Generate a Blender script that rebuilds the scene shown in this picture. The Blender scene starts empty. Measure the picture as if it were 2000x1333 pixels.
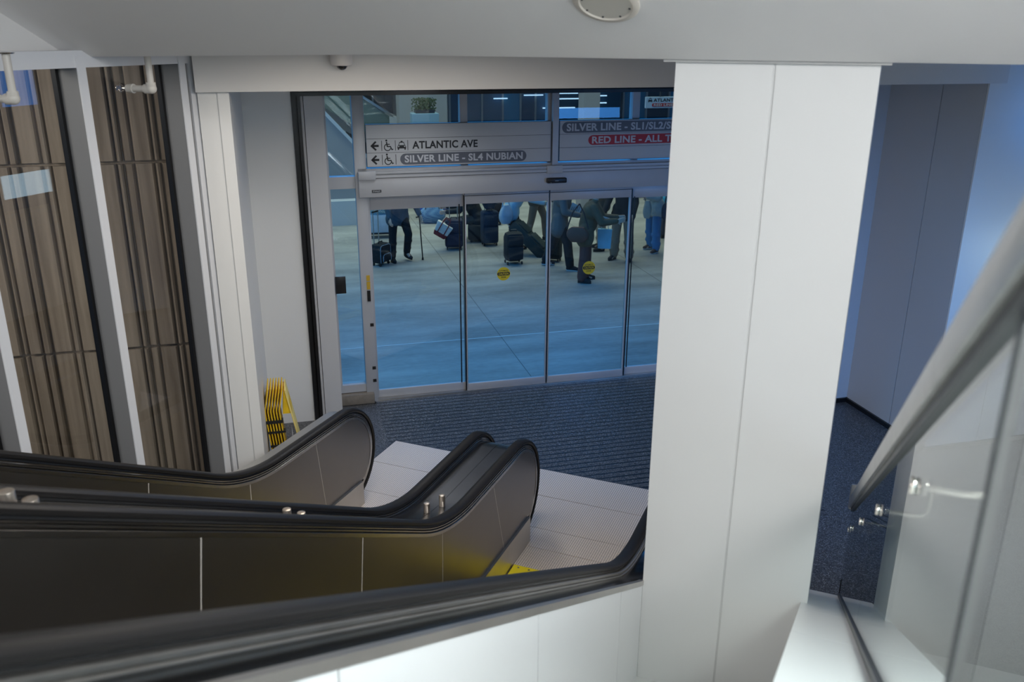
import bpy, bmesh, math, random
from mathutils import Vector, Matrix
R = math.radians
sc = bpy.context.scene
col = sc.collection
random.seed(7)

# ------------------------------------------------------------------ camera, world, exposure
AZ_E = 22.15      # heading of the escalators, degrees right of the view
AZ_D = 14.71     # turn of the door wall
CAMZ = 4.10
cd = bpy.data.cameras.new('camera'); cam = bpy.data.objects.new('camera', cd); col.objects.link(cam)
cam.matrix_world = Matrix.Translation((0, 0, CAMZ)) @ Matrix.Rotation(R(90-19.404), 4, 'X') @ Matrix.Rotation(R(.2725), 4, 'Z')
cd.sensor_width = 36; cd.lens = 30.8; cd.clip_end = 200
cd.dof.use_dof = True; cd.dof.focus_distance = 9.0; cd.dof.aperture_fstop = 2.8
sc.camera = cam
sc.view_settings.view_transform = 'Standard'; sc.view_settings.look = 'None'
sc.view_settings.exposure = 0.0; sc.view_settings.gamma = 1.0
try: sc.view_settings.use_curve_mapping = False
except Exception: pass
w = bpy.data.worlds.new('sky'); sc.world = w; w.use_nodes = True
bg = w.node_tree.nodes['Background']; bg.inputs[0].default_value = (0.14, 0.38, 0.80, 1); bg.inputs[1].default_value = 0.22

FE = Matrix.Rotation(R(-AZ_E), 4, 'Z')   # local (t right, s forward, z)
FD = Matrix.Rotation(R(AZ_D), 4, 'Z')    # local (u right, n away, z)
FW = Matrix.Identity(4)

def lamp(name, fr, loc, target, size, power, color, sizey=None, spread=180):
    L = bpy.data.lights.new(name, 'AREA'); L.energy = power; L.color = color
    L.shape = 'RECTANGLE'; L.size = size; L.size_y = sizey or size; L.spread = R(spread)
    o = bpy.data.objects.new(name, L); col.objects.link(o)
    a = fr @ Vector(loc); b = fr @ Vector(target)
    o.location = a; o.rotation_euler = (b-a).to_track_quat('-Z', 'Y').to_euler()
    return o
lamp('stair_hall_skylight', FE, (-1.8, -3.8, 6.6), (-1.7, 4.8, 1.4), 5.0, 100, (1.0, .975, .95), 2.6)
lamp('stair_ceiling_light', FE, (1.75, 1.5, 5.40), (-1.2, 1.8, 1.5), .8, 250, (1.0, .985, .975), 2.8, 125)
lamp('stair_side_window', FE, (2.06, -.3, 4.1), (-1.5, .6, 2.6), 3.4, 80, (.70, .86, 1.0), 1.9)
lamp('landing_ceiling_light', FE, (-2.6, 4.95, 3.96), (-2.6, 4.95, 0), 1.8, 38, (1, .90, .78), .6)
lamp('vestibule_fill', FD, (1.4, 8.3, 3.72), (1.1, 8.3, 0), 1.8, 14, (.97, .98, 1.0), .4, 125)  # added fill with no known fitting, lifts the wall, post and header
lamp('concourse_roof_light', FD, (3.5, 20.5, 7.5), (3.5, 20.5, 0), 16, 820, (1.0, .84, .62), 8, 110)
lamp('concourse_side_daylight', FD, (-4.5, 15.0, 6.5), (3.5, 14.0, 0), 5, 320, (.26, .60, 1.0), 4)
lamp('doorway_blue_fill', FD, (3.0, 11.3, 3.6), (3.0, 11.3, 0), 7, 150, (.02, .36, .95), 2.2)  # added blue fill facing down, tints the paving near the doors
# daylight through the low and high panes of the right wall
lamp('side_window_low_pane', FE, (2.09, 9.38, 1.94), (0, 9.38, 1.94), .84, 3.6, (.60, .83, 1.0), .34)
lamp('side_window_high_pane', FE, (2.09, 9.50, 3.33), (0, 9.50, 3.33), .60, 2.6, (.05, .32, 1.0), .54)
lamp('side_blue_fill', FE, (2.09, 6.2, 2.3), (.3, 8.6, .8), 1.4, 30, (.09, .37, 1.0), 1.2, 95)  # added blue fill with no known pane, tints recess wall and floor
lamp('facade_warm_fill', FD, (-4.7, 4.6, 4.6), (-1.4, 7.5, .4), 3, 130, (1.0, .90, .79), 1.5)  # added warm fill outside the window, brightens the stone

# ------------------------------------------------------------------ materials
def new_mat(name):
    m = bpy.data.materials.new(name); m.use_nodes = True
    return m, m.node_tree.nodes, m.node_tree.links, m.node_tree.nodes['Principled BSDF']
def mat(name, c, rough=.5, metal=0., noise=0., nscale=20., bump=0., bscale=60., spec=None, coat=0.):
    m, N, L, P = new_mat(name)
    P.inputs['Base Color'].default_value = (*c, 1); P.inputs['Roughness'].default_value = rough; P.inputs['Metallic'].default_value = metal
    if spec is not None: P.inputs['Specular IOR Level'].default_value = spec
    if coat: P.inputs['Coat Weight'].default_value = coat; P.inputs['Coat Roughness'].default_value = .1
    if noise or bump:
        tc = N.new('ShaderNodeTexCoord')
    if noise:
        t = N.new('ShaderNodeTexNoise'); t.inputs['Scale'].default_value = nscale; t.inputs['Detail'].default_value = 5
        L.new(tc.outputs['Object'], t.inputs['Vector'])
        r = N.new('ShaderNodeValToRGB')
        r.color_ramp.elements[0].position = .3; r.color_ramp.elements[1].position = .7
        r.color_ramp.elements[0].color = (*[x*(1-noise) for x in c], 1); r.color_ramp.elements[1].color = (*[min(1, x*(1+noise)) for x in c], 1)
        L.new(t.outputs['Fac'], r.inputs['Fac']); L.new(r.outputs['Color'], P.inputs['Base Color'])
    if bump:
        t2 = N.new('ShaderNodeTexNoise'); t2.inputs['Scale'].default_value = bscale; t2.inputs['Detail'].default_value = 3
        L.new(tc.outputs['Object'], t2.inputs['Vector'])
        b = N.new('ShaderNodeBump'); b.inputs['Strength'].default_value = bump; b.inputs['Distance'].default_value = .01
        L.new(t2.outputs['Fac'], b.inputs['Height']); L.new(b.outputs['Normal'], P.inputs['Normal'])
    return m
def brushed(name, c, rough, sx=(2, 2, 220), amt=.10, wear=.15):
    m, N, L, P = new_mat(name)
    P.inputs['Metallic'].default_value = 1
    tc = N.new('ShaderNodeTexCoord'); mp = N.new('ShaderNodeMapping'); mp.inputs['Scale'].default_value = sx
    L.new(tc.outputs['Object'], mp.inputs['Vector'])
    t = N.new('ShaderNodeTexNoise'); t.inputs['Scale'].default_value = 1; t.inputs['Detail'].default_value = 4
    L.new(mp.outputs['Vector'], t.inputs['Vector'])
    r = N.new('ShaderNodeMapRange'); r.inputs['To Min'].default_value = rough-amt; r.inputs['To Max'].default_value = rough+amt
    L.new(t.outputs['Fac'], r.inputs['Value']); L.new(r.outputs['Result'], P.inputs['Roughness'])
    t2 = N.new('ShaderNodeTexNoise'); t2.inputs['Scale'].default_value = 2.2; t2.inputs['Detail'].default_value = 6
    L.new(tc.outputs['Object'], t2.inputs['Vector'])
    cr = N.new('ShaderNodeValToRGB'); cr.color_ramp.elements[0].position = .35; cr.color_ramp.elements[1].position = .65
    cr.color_ramp.elements[0].color = (*[x*(1-wear) for x in c], 1); cr.color_ramp.elements[1].color = (*c, 1)
    L.new(t2.outputs['Fac'], cr.inputs['Fac']); L.new(cr.outputs['Color'], P.inputs['Base Color'])
    return m
def glass(name, tint=(1, 1, 1), base=.045, rough=0.0):
    m, N, L, P = new_mat(name); N.remove(P); out = N['Material Output']
    g = N.new('ShaderNodeNewGeometry'); d = N.new('ShaderNodeVectorMath'); d.operation = 'DOT_PRODUCT'
    L.new(g.outputs['Incoming'], d.inputs[0]); L.new(g.outputs['Normal'], d.inputs[1])
    a = N.new('ShaderNodeMath'); a.operation = 'ABSOLUTE'; L.new(d.outputs['Value'], a.inputs[0])
    s = N.new('ShaderNodeMath'); s.operation = 'SUBTRACT'; s.inputs[0].default_value = 1; L.new(a.outputs[0], s.inputs[1])
    p = N.new('ShaderNodeMath'); p.operation = 'POWER'; p.inputs[1].default_value = 5; L.new(s.outputs[0], p.inputs[0])
    f = N.new('ShaderNodeMapRange'); f.inputs['To Min'].default_value = base; f.inputs['To Max'].default_value = 1
    L.new(p.outputs[0], f.inputs['Value'])
    tr = N.new('ShaderNodeBsdfTransparent'); tr.inputs[0].default_value = (*tint, 1)
    gl = N.new('ShaderNodeBsdfGlossy'); gl.inputs['Roughness'].default_value = rough
    mx = N.new('ShaderNodeMixShader'); L.new(f.outputs['Result'], mx.inputs[0]); L.new(tr.outputs[0], mx.inputs[1]); L.new(gl.outputs[0], mx.inputs[2])
    L.new(mx.outputs[0], out.inputs['Surface'])
    return m
def terrazzo():
    # dark speckled terrazzo with a field of fine recessed strips in front of the doors (object space is the door frame u, n)
    m, N, L, P = new_mat('dark_terrazzo'); tc = N.new('ShaderNodeTexCoord')
    v = N.new('ShaderNodeTexVoronoi'); v.inputs['Scale'].default_value = 150; L.new(tc.outputs['Object'], v.inputs['Vector'])
    sepc = N.new('ShaderNodeSeparateColor'); L.new(v.outputs['Color'], sepc.inputs['Color'])
    cr = N.new('ShaderNodeValToRGB'); e = cr.color_ramp.elements
    e[0].position = 0; e[0].color = (.010, .011, .013, 1); e[1].position = 1; e[1].color = (.28, .28, .28, 1)
    k = e.new(.45); k.color = (.050, .051, .054, 1); k = e.new(.80); k.color = (.115, .117, .12, 1); k = e.new(.93); k.color = (.18, .18, .19, 1)
    L.new(sepc.outputs['Red'], cr.inputs['Fac'])
    xyz = N.new('ShaderNodeSeparateXYZ'); L.new(tc.outputs['Object'], xyz.inputs['Vector'])
    def math_(op, a, b=None, c=None):
        n = N.new('ShaderNodeMath'); n.operation = op
        for i, q in enumerate((a, b, c)):
            if q is None: continue
            if isinstance(q, (int, float)): n.inputs[i].default_value = q
            else: L.new(q, n.inputs[i])
        return n.outputs[0]
    fr = math_('FRACT', math_('MULTIPLY', xyz.outputs['Y'], 1/.088))
    strip = math_('LESS_THAN', fr, .24)
    inx = math_('MULTIPLY', math_('GREATER_THAN', xyz.outputs['X'], .87), math_('LESS_THAN', xyz.outputs['X'], 4.55))
    iny = math_('GREATER_THAN', xyz.outputs['Y'], 6.0)
    field = math_('MULTIPLY', math_('MULTIPLY', inx, iny), strip)
    mix = N.new('ShaderNodeMix'); mix.data_type = 'RGBA'
    L.new(field, mix.inputs[0]); L.new(cr.outputs['Color'], mix.inputs[6]); mix.inputs[7].default_value = (.004, .004, .005, 1)
    L.new(mix.outputs[2], P.inputs['Base Color'])
    P.inputs['Roughness'].default_value = .38
    return m
def tread_plate():
    m, N, L, P = new_mat('ribbed_aluminium_plate'); tc = N.new('ShaderNodeTexCoord')
    mp = N.new('ShaderNodeMapping'); mp.inputs['Rotation'].default_value = (0, 0, R(45)); mp.inputs['Scale'].default_value = (74, 74, 74)
    L.new(tc.outputs['Object'], mp.inputs['Vector'])
    ch = N.new('ShaderNodeTexChecker'); ch.inputs['Scale'].default_value = 1
    ch.inputs['Color1'].default_value = (.97, .86, .76, 1); ch.inputs['Color2'].default_value = (.46, .40, .35, 1)
    L.new(mp.outputs['Vector'], ch.inputs['Vector'])
    P.inputs['Metallic'].default_value = .2; P.inputs['Roughness'].default_value = .42
    L.new(ch.outputs['Color'], P.inputs['Base Color'])
    b = N.new('ShaderNodeBump'); b.inputs['Strength'].default_value = .35; b.inputs['Distance'].default_value = .002
    L.new(ch.outputs['Fac'], b.inputs['Height']); L.new(b.outputs['Normal'], P.inputs['Normal'])
    return m
def concrete_floor():
    m, N, L, P = new_mat('concourse_paving'); tc = N.new('ShaderNodeTexCoord')
    def nz(scale, sx):
        mp = N.new('ShaderNodeMapping'); mp.inputs['Scale'].default_value = sx; L.new(tc.outputs['Object'], mp.inputs['Vector'])
        t = N.new('ShaderNodeTexNoise'); t.inputs['Scale'].default_value = scale; t.inputs['Detail'].default_value = 7; t.inputs['Roughness'].default_value = .6
        L.new(mp.outputs['Vector'], t.inputs['Vector']); return t.outputs['Fac']
    a = nz(1.0, (.35, 1.5, 1)); b = nz(14, (.6, 1.6, 1))
    mixf = N.new('ShaderNodeMath'); mixf.operation = 'MULTIPLY_ADD'; mixf.inputs[1].default_value = .35; L.new(b, mixf.inputs[0]); L.new(a, mixf.inputs[2])
    cr = N.new('ShaderNodeValToRGB'); e = cr.color_ramp.elements
    e[0].position = .48; e[0].color = (.20, .195, .185, 1); e[1].position = .88; e[1].color = (.43, .415, .39, 1)
    L.new(mixf.outputs[0], cr.inputs['Fac']); L.new(cr.outputs['Color'], P.inputs['Base Color'])
    P.inputs['Roughness'].default_value = .42
    return m
def stone_mat():
    m, N, L, P = new_mat('ribbed_brown_stone'); tc = N.new('ShaderNodeTexCoord')
    mp = N.new('ShaderNodeMapping'); mp.inputs['Scale'].default_value = (9, 9, .5); L.new(tc.outputs['Object'], mp.inputs['Vector'])
    t = N.new('ShaderNodeTexNoise'); t.inputs['Scale'].default_value = 2; t.inputs['Detail'].default_value = 7; L.new(mp.outputs['Vector'], t.inputs['Vector'])
    cr = N.new('ShaderNodeValToRGB'); e = cr.color_ramp.elements
    e[0].position = .3; e[0].color = (.20, .155, .115, 1); e[1].position = .7; e[1].color = (.36, .29, .225, 1)
    L.new(t.outputs['Fac'], cr.inputs['Fac']); L.new(cr.outputs['Color'], P.inputs['Base Color']); P.inputs['Roughness'].default_value = .8
    b = N.new('ShaderNodeBump'); b.inputs['Strength'].default_value = .3; b.inputs['Distance'].default_value = .01
    L.new(t.outputs['Fac'], b.inputs['Height']); L.new(b.outputs['Normal'], P.inputs['Normal'])
    return m
def woven(name, c1, c2, scale):
    m, N, L, P = new_mat(name); tc = N.new('ShaderNodeTexCoord')
    ch = N.new('ShaderNodeTexChecker'); ch.inputs['Scale'].default_value = scale
    ch.inputs['Color1'].default_value = (*c1, 1); ch.inputs['Color2'].default_value = (*c2, 1)
    mp = N.new('ShaderNodeMapping'); mp.inputs['Rotation'].default_value = (.3, .2, R(45)); L.new(tc.outputs['Object'], mp.inputs['Vector'])
    L.new(mp.outputs['Vector'], ch.inputs['Vector']); L.new(ch.outputs['Color'], P.inputs['Base Color']); P.inputs['Roughness'].default_value = .8
    return m
M = dict(
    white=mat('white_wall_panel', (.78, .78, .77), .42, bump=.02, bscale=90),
    shadepanel=mat('recess_shade_panel', (.52, .53, .55), .42, bump=.02, bscale=90), softseam=mat('pale_joint_filler', (.66, .66, .65), .7),  # recess panels greyed below the white, so the colour carries the recess shade
    plaster=mat('white_plaster', (.70, .69, .68), .7, bump=.04, bscale=220),
    ceil=mat('grey_white_ceiling', (.84, .83, .82), .8, bump=.05, bscale=260),
    seam=mat('panel_joint_grey', (.50, .50, .49), .7),
    frame=mat('white_window_frame', (.72, .73, .76), .4), mullion=mat('grey_mullion', (.22, .22, .225), .45),
    alu=mat('satin_aluminium_door_frame', (.46, .47, .49), .42, .1, noise=.04, nscale=3),
    black=mat('black_frame', (.008, .008, .009), .35),
    rubber=mat('black_rubber_handrail', (.014, .013, .013), .42, spec=.32),
    steel=brushed('dark_brushed_steel', (.31, .292, .275), .34, (2, 2, 140), .03, .06),
    deck=brushed('polished_steel_deck', (.15, .155, .165), .15, (160, 2, 2), .05),
    centredeck=brushed('satin_steel_deck', (.34, .34, .35), .24, (160, 2, 2), .05),
    profile=brushed('profile_steel', (.55, .53, .51), .25, (160, 2, 2), .05),
    satin=brushed('satin_steel', (.62, .60, .57), .36, (2, 160, 2), .08),
    strip=mat('steel_joint_strip', (.72, .68, .63), .4, .3),
    stairstone=mat('pale_stair_stone', (.50, .50, .48), .6, noise=.08, nscale=40),
    chrome=mat('polished_nickel', (.78, .72, .66), .16, 1), knob=brushed('brushed_warm_nickel', (.80, .70, .60), .34, (2, 2, 300), .05),
    rail=mat('satin_steel_handrail', (.58, .565, .55), .30, .9, noise=.08, nscale=9),
    plate=tread_plate(), terrazzo=terrazzo(), paving=concrete_floor(), stone=stone_mat(),
    step=mat('dark_step_metal', (.16, .155, .15), .4, .6), yellow=mat('comb_yellow', (.88, .72, .02), .4),
    signyellow=mat('wet_floor_yellow', (.85, .56, .02), .45, noise=.12, nscale=14), signblack=mat('sign_black', (.02, .02, .02), .5),
    paleyellow=mat('pale_yellow_face', (.86, .70, .22), .5), redmark=mat('red_mark', (.55, .10, .06), .5),
    glassdoor=glass('door_glass', (.74, .91, .98), .035), glasspane=glass('window_glass', (.88, .90, .90), .05),
    glassrail=glass('railing_glass', (.90, .965, .955), .05),
    signpanel=mat('sign_panel_grey_white', (.50, .515, .53), .45), ink=mat('sign_ink', (.015, .016, .02), .5),
    pill=mat('sign_grey_band', (.115, .125, .15), .5), red=mat('sign_red_band', (.42, .012, .015), .5), lettering=mat('sign_lettering', (.55, .57, .60), .5),
    pipe=mat('white_pipe', (.66, .63, .58), .4), plinth=mat('tan_stone_plinth', (.22, .19, .155), .5, noise=.1),
    cream=mat('cream_speaker_grille', (.66, .61, .54), .6), dark=mat('dark_metal', (.03, .03, .035), .4), camwhite=mat('camera_housing', (.7, .67, .65), .4),
    domeblack=mat('smoked_dome', (.01, .01, .012), .05, coat=1.),
    skin=mat('skin', (.56, .36, .27), .5), hairdark=mat('dark_hair', (.03, .022, .018), .6), hairgrey=mat('grey_hair', (.35, .34, .33), .6),
    eye=mat('eye_dark', (.02, .015, .012), .2),
)
_cm = {}
def cloth(c, noise=.25, rough=.85):
    k = tuple(c)
    if k not in _cm: _cm[k] = mat('fabric_%d' % len(_cm), c, rough, noise=noise*.5, nscale=7, bump=.18, bscale=16)
    return _cm[k]

# ------------------------------------------------------------------ mesh helpers
ORG = {}
SPLIT = {'pane_seal', 'elbow', 'hinge_clip', 'joint_strip', 'gasket', 'jamb_clip', 'warning_label', 'junction_cover', 'hanger', 'header_groove', 'comb_screw', 'screw', 'taxi_headlight', 'plate_edge_trim', 'pipe', 'marking'}
DOORMAP = False
def dmap(p): return (.965*p[0]+.502, p[1]+.5, p[2]*.982)
class MB:
    def __init__(s): s.v = []; s.f = []; s.m = []; s.cur = 0
    def add(s, vs, fs):
        o = len(s.v); s.v += [tuple(x) for x in vs]
        for f in fs: s.f.append([i+o for i in f]); s.m.append(s.cur)
        return s
    def box(s, x0, x1, y0, y1, z0, z1):
        vs = [(x0,y0,z0),(x1,y0,z0),(x1,y1,z0),(x0,y1,z0),(x0,y0,z1),(x1,y0,z1),(x1,y1,z1),(x0,y1,z1)]
        return s.add(vs, [(0,3,2,1),(4,5,6,7),(0,1,5,4),(1,2,6,5),(2,3,7,6),(3,0,4,7)])
    def prism(s, poly, axis, a, b):
        # poly in the two other axes (in x,y,z order), extruded along axis from a to b
        n = len(poly)
        def pt(p, h):
            if axis == 'x': return (h, p[0], p[1])
            if axis == 'y': return (p[0], h, p[1])
            return (p[0], p[1], h)
        vs = [pt(p, a) for p in poly]+[pt(p, b) for p in poly]
        fs = [list(range(n))[::-1], [i+n for i in range(n)]]+[(i, (i+1) % n, (i+1) % n+n, i+n) for i in range(n)]
        return s.add(vs, fs)
    def rings(s, rings, cap=True):
        n = len(rings[0]); vs = [p for r in rings for p in r]; fs = []
        for k in range(len(rings)-1):
            for i in range(n): fs.append((k*n+i, k*n+(i+1) % n, (k+1)*n+(i+1) % n, (k+1)*n+i))
        if cap: fs += [list(range(n))[::-1], [(len(rings)-1)*n+i for i in range(n)]]
        return s.add(vs, fs)
    def tube(s, pts, r, seg=10, cap=True):
        pts = [Vector(p) for p in pts]; rr = r if isinstance(r, (list, tuple)) else [r]*len(pts)
        rg = []; up = None
        for i, p in enumerate(pts):
            d = (pts[min(i+1, len(pts)-1)]-pts[max(i-1, 0)]).normalized()
            if up is None: up = Vector((0, 0, 1)) if abs(d.z) < .9 else Vector((1, 0, 0))
            a = d.cross(up).normalized(); b = a.cross(d).normalized(); up = b
            rg.append([p+a*(rr[i]*math.cos(t))+b*(rr[i]*math.sin(t)) for t in [2*math.pi*k/seg for k in range(seg)]])
        return s.rings(rg, cap)
    def cyl(s, a, b, r, seg=20): return s.tube([a, b], r, seg)
    def capsule(s, a, b, ra, rb, seg=12):
        a = Vector(a); b = Vector(b); d = b-a
        if d.length < 1e-5: d = Vector((0, 0, 1e-4)); b = a+d
        d.normalize(); pts = []; rs = []
        for k in (-80, -55, -30, 0): pts.append(a+d*(ra*math.sin(R(k)))); rs.append(ra*math.cos(R(k)))
        for k in (0, 30, 55, 80): pts.append(b+d*(rb*math.sin(R(k)))); rs.append(rb*math.cos(R(k)))
        up = Vector((0, 0, 1)) if abs(d.z) < .9 else Vector((1, 0, 0)); A = d.cross(up).normalized(); B = A.cross(d)
        return s.rings([[p+A*(r*math.cos(t))+B*(r*math.sin(t)) for t in [2*math.pi*k/seg for k in range(seg)]] for p, r in zip(pts, rs)])
    def ell(s, c, rx, ry, rz, seg=16, rn=10):
        c = Vector(c)
        return s.rings([[c+Vector((rx*math.cos(t)*math.cos(q), ry*math.sin(t)*math.cos(q), rz*math.sin(q))) for t in [2*math.pi*k/seg for k in range(seg)]] for q in [R(-84+168*j/(rn-1)) for j in range(rn)]])
    def lathe(s, c, prof, seg=28):
        c = Vector(c)
        return s.rings([[c+Vector((r*math.cos(t), r*math.sin(t), z)) for t in [2*math.pi*k/seg for k in range(seg)]] for r, z in prof])
    def map(s, fn): s.v = [tuple(fn(Vector(p))) for p in s.v]; return s
    def pieces(s):
        pr = list(range(len(s.v)))
        def fd(a):
            while pr[a] != a: pr[a] = pr[pr[a]]; a = pr[a]
            return a
        for f in s.f:
            for q in f[1:]: pr[fd(q)] = fd(f[0])
        g = {}
        for f, m in zip(s.f, s.m): g.setdefault(fd(f[0]), []).append((f, m))
        out = []
        for k in g:
            ids = sorted({i for f, m in g[k] for i in f}); ix = {i: n for n, i in enumerate(ids)}
            b = MB(); b.v = [s.v[i] for i in ids]; b.f = [[ix[i] for i in f] for f, m in g[k]]; b.m = [m for f, m in g[k]]; out.append(b)
        return out
    def build(s, name, mats, parent=None, fr=None, org=(0, 0, 0), bev=0., smooth=False, remesh=0., relax=0):
        if parent is not None: org = ORG[parent.name]
        if name in SPLIT and parent is not None:
            ps = s.pieces()
            if len(ps) > 1: return [q.build1(name, mats, parent, fr, org, bev, smooth, remesh, relax) for q in ps][0]
        return s.build1(name, mats, parent, fr, org, bev, smooth, remesh, relax)
    def build1(s, name, mats, parent=None, fr=None, org=(0, 0, 0), bev=0., smooth=False, remesh=0., relax=0):
        if parent is not None: org = ORG[parent.name]
        if DOORMAP: s.v = [dmap(p) for p in s.v]
        me = bpy.data.meshes.new(name); ox, oy, oz = org
        me.from_pydata([(x-ox, y-oy, z-oz) for x, y, z in s.v], [], s.f)
        for i, mm in enumerate(mats if isinstance(mats, (list, tuple)) else [mats]): me.materials.append(mm)
        for p, i in zip(me.polygons, s.m): p.material_index = i
        bm = bmesh.new(); bm.from_mesh(me)
        bmesh.ops.recalc_face_normals(bm, faces=bm.faces)
        if bev:
            ed = [e for e in bm.edges if len(e.link_faces) == 2 and e.calc_face_angle(0) > R(35)]
            bmesh.ops.bevel(bm, geom=ed, offset=bev, segments=2, profile=.5, affect='EDGES', clamp_overlap=True)
        bm.to_mesh(me); bm.free()
        o = bpy.data.objects.new(name, me); col.objects.link(o)
        if remesh:
            md = o.modifiers.new('r', 'REMESH'); md.mode = 'VOXEL'; md.voxel_size = remesh; md.use_smooth_shade = True
            if relax: sm = o.modifiers.new('s', 'SMOOTH'); sm.iterations = relax; sm.factor = .5
            dg = bpy.context.evaluated_depsgraph_get(); m2 = bpy.data.meshes.new_from_object(o.evaluated_get(dg))
            o.modifiers.clear(); o.data = m2; m2.name = name
            m2.materials.clear()
            for mm in (mats if isinstance(mats, (list, tuple)) else [mats]): m2.materials.append(mm)
            for p in m2.polygons: p.material_index = 0; p.use_smooth = True
            bpy.data.meshes.remove(me); me = m2
        elif smooth or bev:
            for p in me.polygons: p.use_smooth = True
            try: me.set_sharp_from_angle(angle=R(40))
            except Exception: pass
        if parent is not None: o.parent = parent
        else: o.matrix_world = (fr or FW) @ Matrix.Translation(org)
        ORG[o.name] = org
        return o
def tag(o, label, cat, group=None):
    o['label'] = label; o['category'] = cat
    if group: o['group'] = group
    return o
def struct(o, label=None):
    o['kind'] = 'structure'
    if label: o['label'] = label
    return o
def thing(name, label, cat, fr, org, group=None, kind=None):
    o = bpy.data.objects.new(name, None); col.objects.link(o); o.empty_display_size = .1
    if DOORMAP: org = dmap(org)
    o.matrix_world = fr @ Matrix.Translation(org); ORG[o.name] = tuple(org)
    if label: tag(o, label, cat, group)
    if kind: o['kind'] = kind
    return o
def text_polys(txt, x0, x1, z0, z1, bold=.022, keep=False):
    """letters as flat polygons fitted into the rectangle"""
    cu = bpy.data.curves.new('t', 'FONT'); cu.body = txt; cu.size = 1; cu.offset = bold; cu.space_character = 1.04; cu.resolution_u = 3
    o = bpy.data.objects.new('t', cu); col.objects.link(o)
    dg = bpy.context.evaluated_depsgraph_get(); me = bpy.data.meshes.new_from_object(o.evaluated_get(dg))
    vs = [v.co.copy() for v in me.vertices]; fs = [list(p.vertices) for p in me.polygons]
    bpy.data.objects.remove(o); bpy.data.curves.remove(cu); bpy.data.meshes.remove(me)
    a = min(v.x for v in vs); b = max(v.x for v in vs); c = min(v.y for v in vs); d = max(v.y for v in vs)
    return [(x0+(v.x-a)/(b-a)*(x1-x0), z0+(v.y-c)/(d-c)*(z1-z0)) for v in vs], fs
def mb_text(txt, x0, x1, z0, z1, y, bold=.022):
    p, f = text_polys(txt, x0, x1, z0, z1, bold); b = MB(); b.add([(a, y, c) for a, c in p], f); return b
def pill_poly(x0, x1, z0, z1, n=10):
    r = (z1-z0)/2; zc = (z0+z1)/2
    return [(x1-r+r*math.cos(t), zc+r*math.sin(t)) for t in [R(-90+180*k/n) for k in range(n+1)]]+[(x0+r+r*math.cos(t), zc+r*math.sin(t)) for t in [R(90+180*k/n) for k in range(n+1)]]

# ------------------------------------------------------------------ setting: floors, ceilings, walls
fl = MB().box(-7, 9.5, -3.5, 9.7, -.15, 0).build('floor', M['terrazzo'], None, FD); struct(fl)
pv = MB().box(-16, 22, 9.7, 38, -.15, 0)
pvo = pv.build('floor_concourse', M['paving'], None, FD); struct(pvo)
jt = MB()
for u in (-7.4, -4.0, -.55, 2.85, 6.27, 9.7, 13.1): jt.box(u-.006, u+.006, 9.75, 38, .0005, .0015)
struct(jt.build('trim_paving_joint', mat('paving_joint', (.17, .17, .16), .8), None, FD))
struct(MB().box(-16, 22, 11.48, 11.50, .0005, .002).build('trim_threshold_strip', mat('pale_joint', (.62, .62, .60), .6), None, FD))

# lower flat ceiling (clipped at the door wall) and the sloping ceiling over the stairs
CZ0, CS0 = 3.985, 4.30
def e2w(t, s): return (FE @ Vector((t, s, 0)))[:2]
def d2w(u, n): return (FD @ Vector((u, n, 0)))[:2]
struct(MB().prism([e2w(-4.80, CS0+.02), e2w(3.2, CS0+.02), d2w(9.6, 7.0), d2w(9.6, 9.8), d2w(-.56, 9.8), d2w(-.56, 7.2)], 'z', CZ0+.005, CZ0+.16).build('ceiling_lower', M['ceil']))
SL = math.tan(R(30)); SLS = .595
cz = lambda s: CZ0-SL*(s-CS0)
struct(MB().rings([[(t, CS0, CZ0+d), (t, CS0, CZ0+.16+d), (t, -5.2, cz(-5.2)+.16+d), (t, -5.2, cz(-5.2)+d)] for t, d in ((-5.45, -.054), (-2.6, 0), (2.45, 0))]).build('ceiling', M['ceil'], None, FE))
struct(MB().box(-.985, .02, CS0+.012, 5.2, CZ0-.012, CZ0+.004).build('trim_column_head', M['seam'], None, FE))

struct(MB().box(-4.95, 2.45, -5.4, -5.2, -.2, 9.8).build('wall_back', M['plaster'], None, FE))
wl = MB().box(-4.98, -4.80, -5.2, 1.7, -.1, 9.6).prism([(1.7, 3.96), (4.32, 3.96), (4.32, 4.08), (1.7, cz(1.7)+.02)], 'x', -4.80, -4.76); struct(wl.build('wall_left', M['plaster'], None, FE))
wr = MB().box(2.1, 2.3, -5.2, -2.1, -.1, 9.6).box(2.1, 2.3, -2.1, 1.5, -.1, 3.1).box(2.1, 2.3, -2.1, 1.5, 5.1, 9.6).box(2.1, 2.3, 1.5, 5.4, -.1, 9.6).box(2.1, 2.3, 5.4, 10.2, -.1, 1.55).box(2.1, 2.3, 5.4, 10.2, 3.66, 4.1).box(2.1, 2.3, 9.86, 10.2, 1.55, 3.66).box(2.1, 2.3, 7.0, 8.92, 1.55, 3.66).box(2.1, 2.3, 8.92, 9.86, 2.12, 3.05)
struct(wr.build('wall_right', M['plaster'], None, FE))

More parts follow.
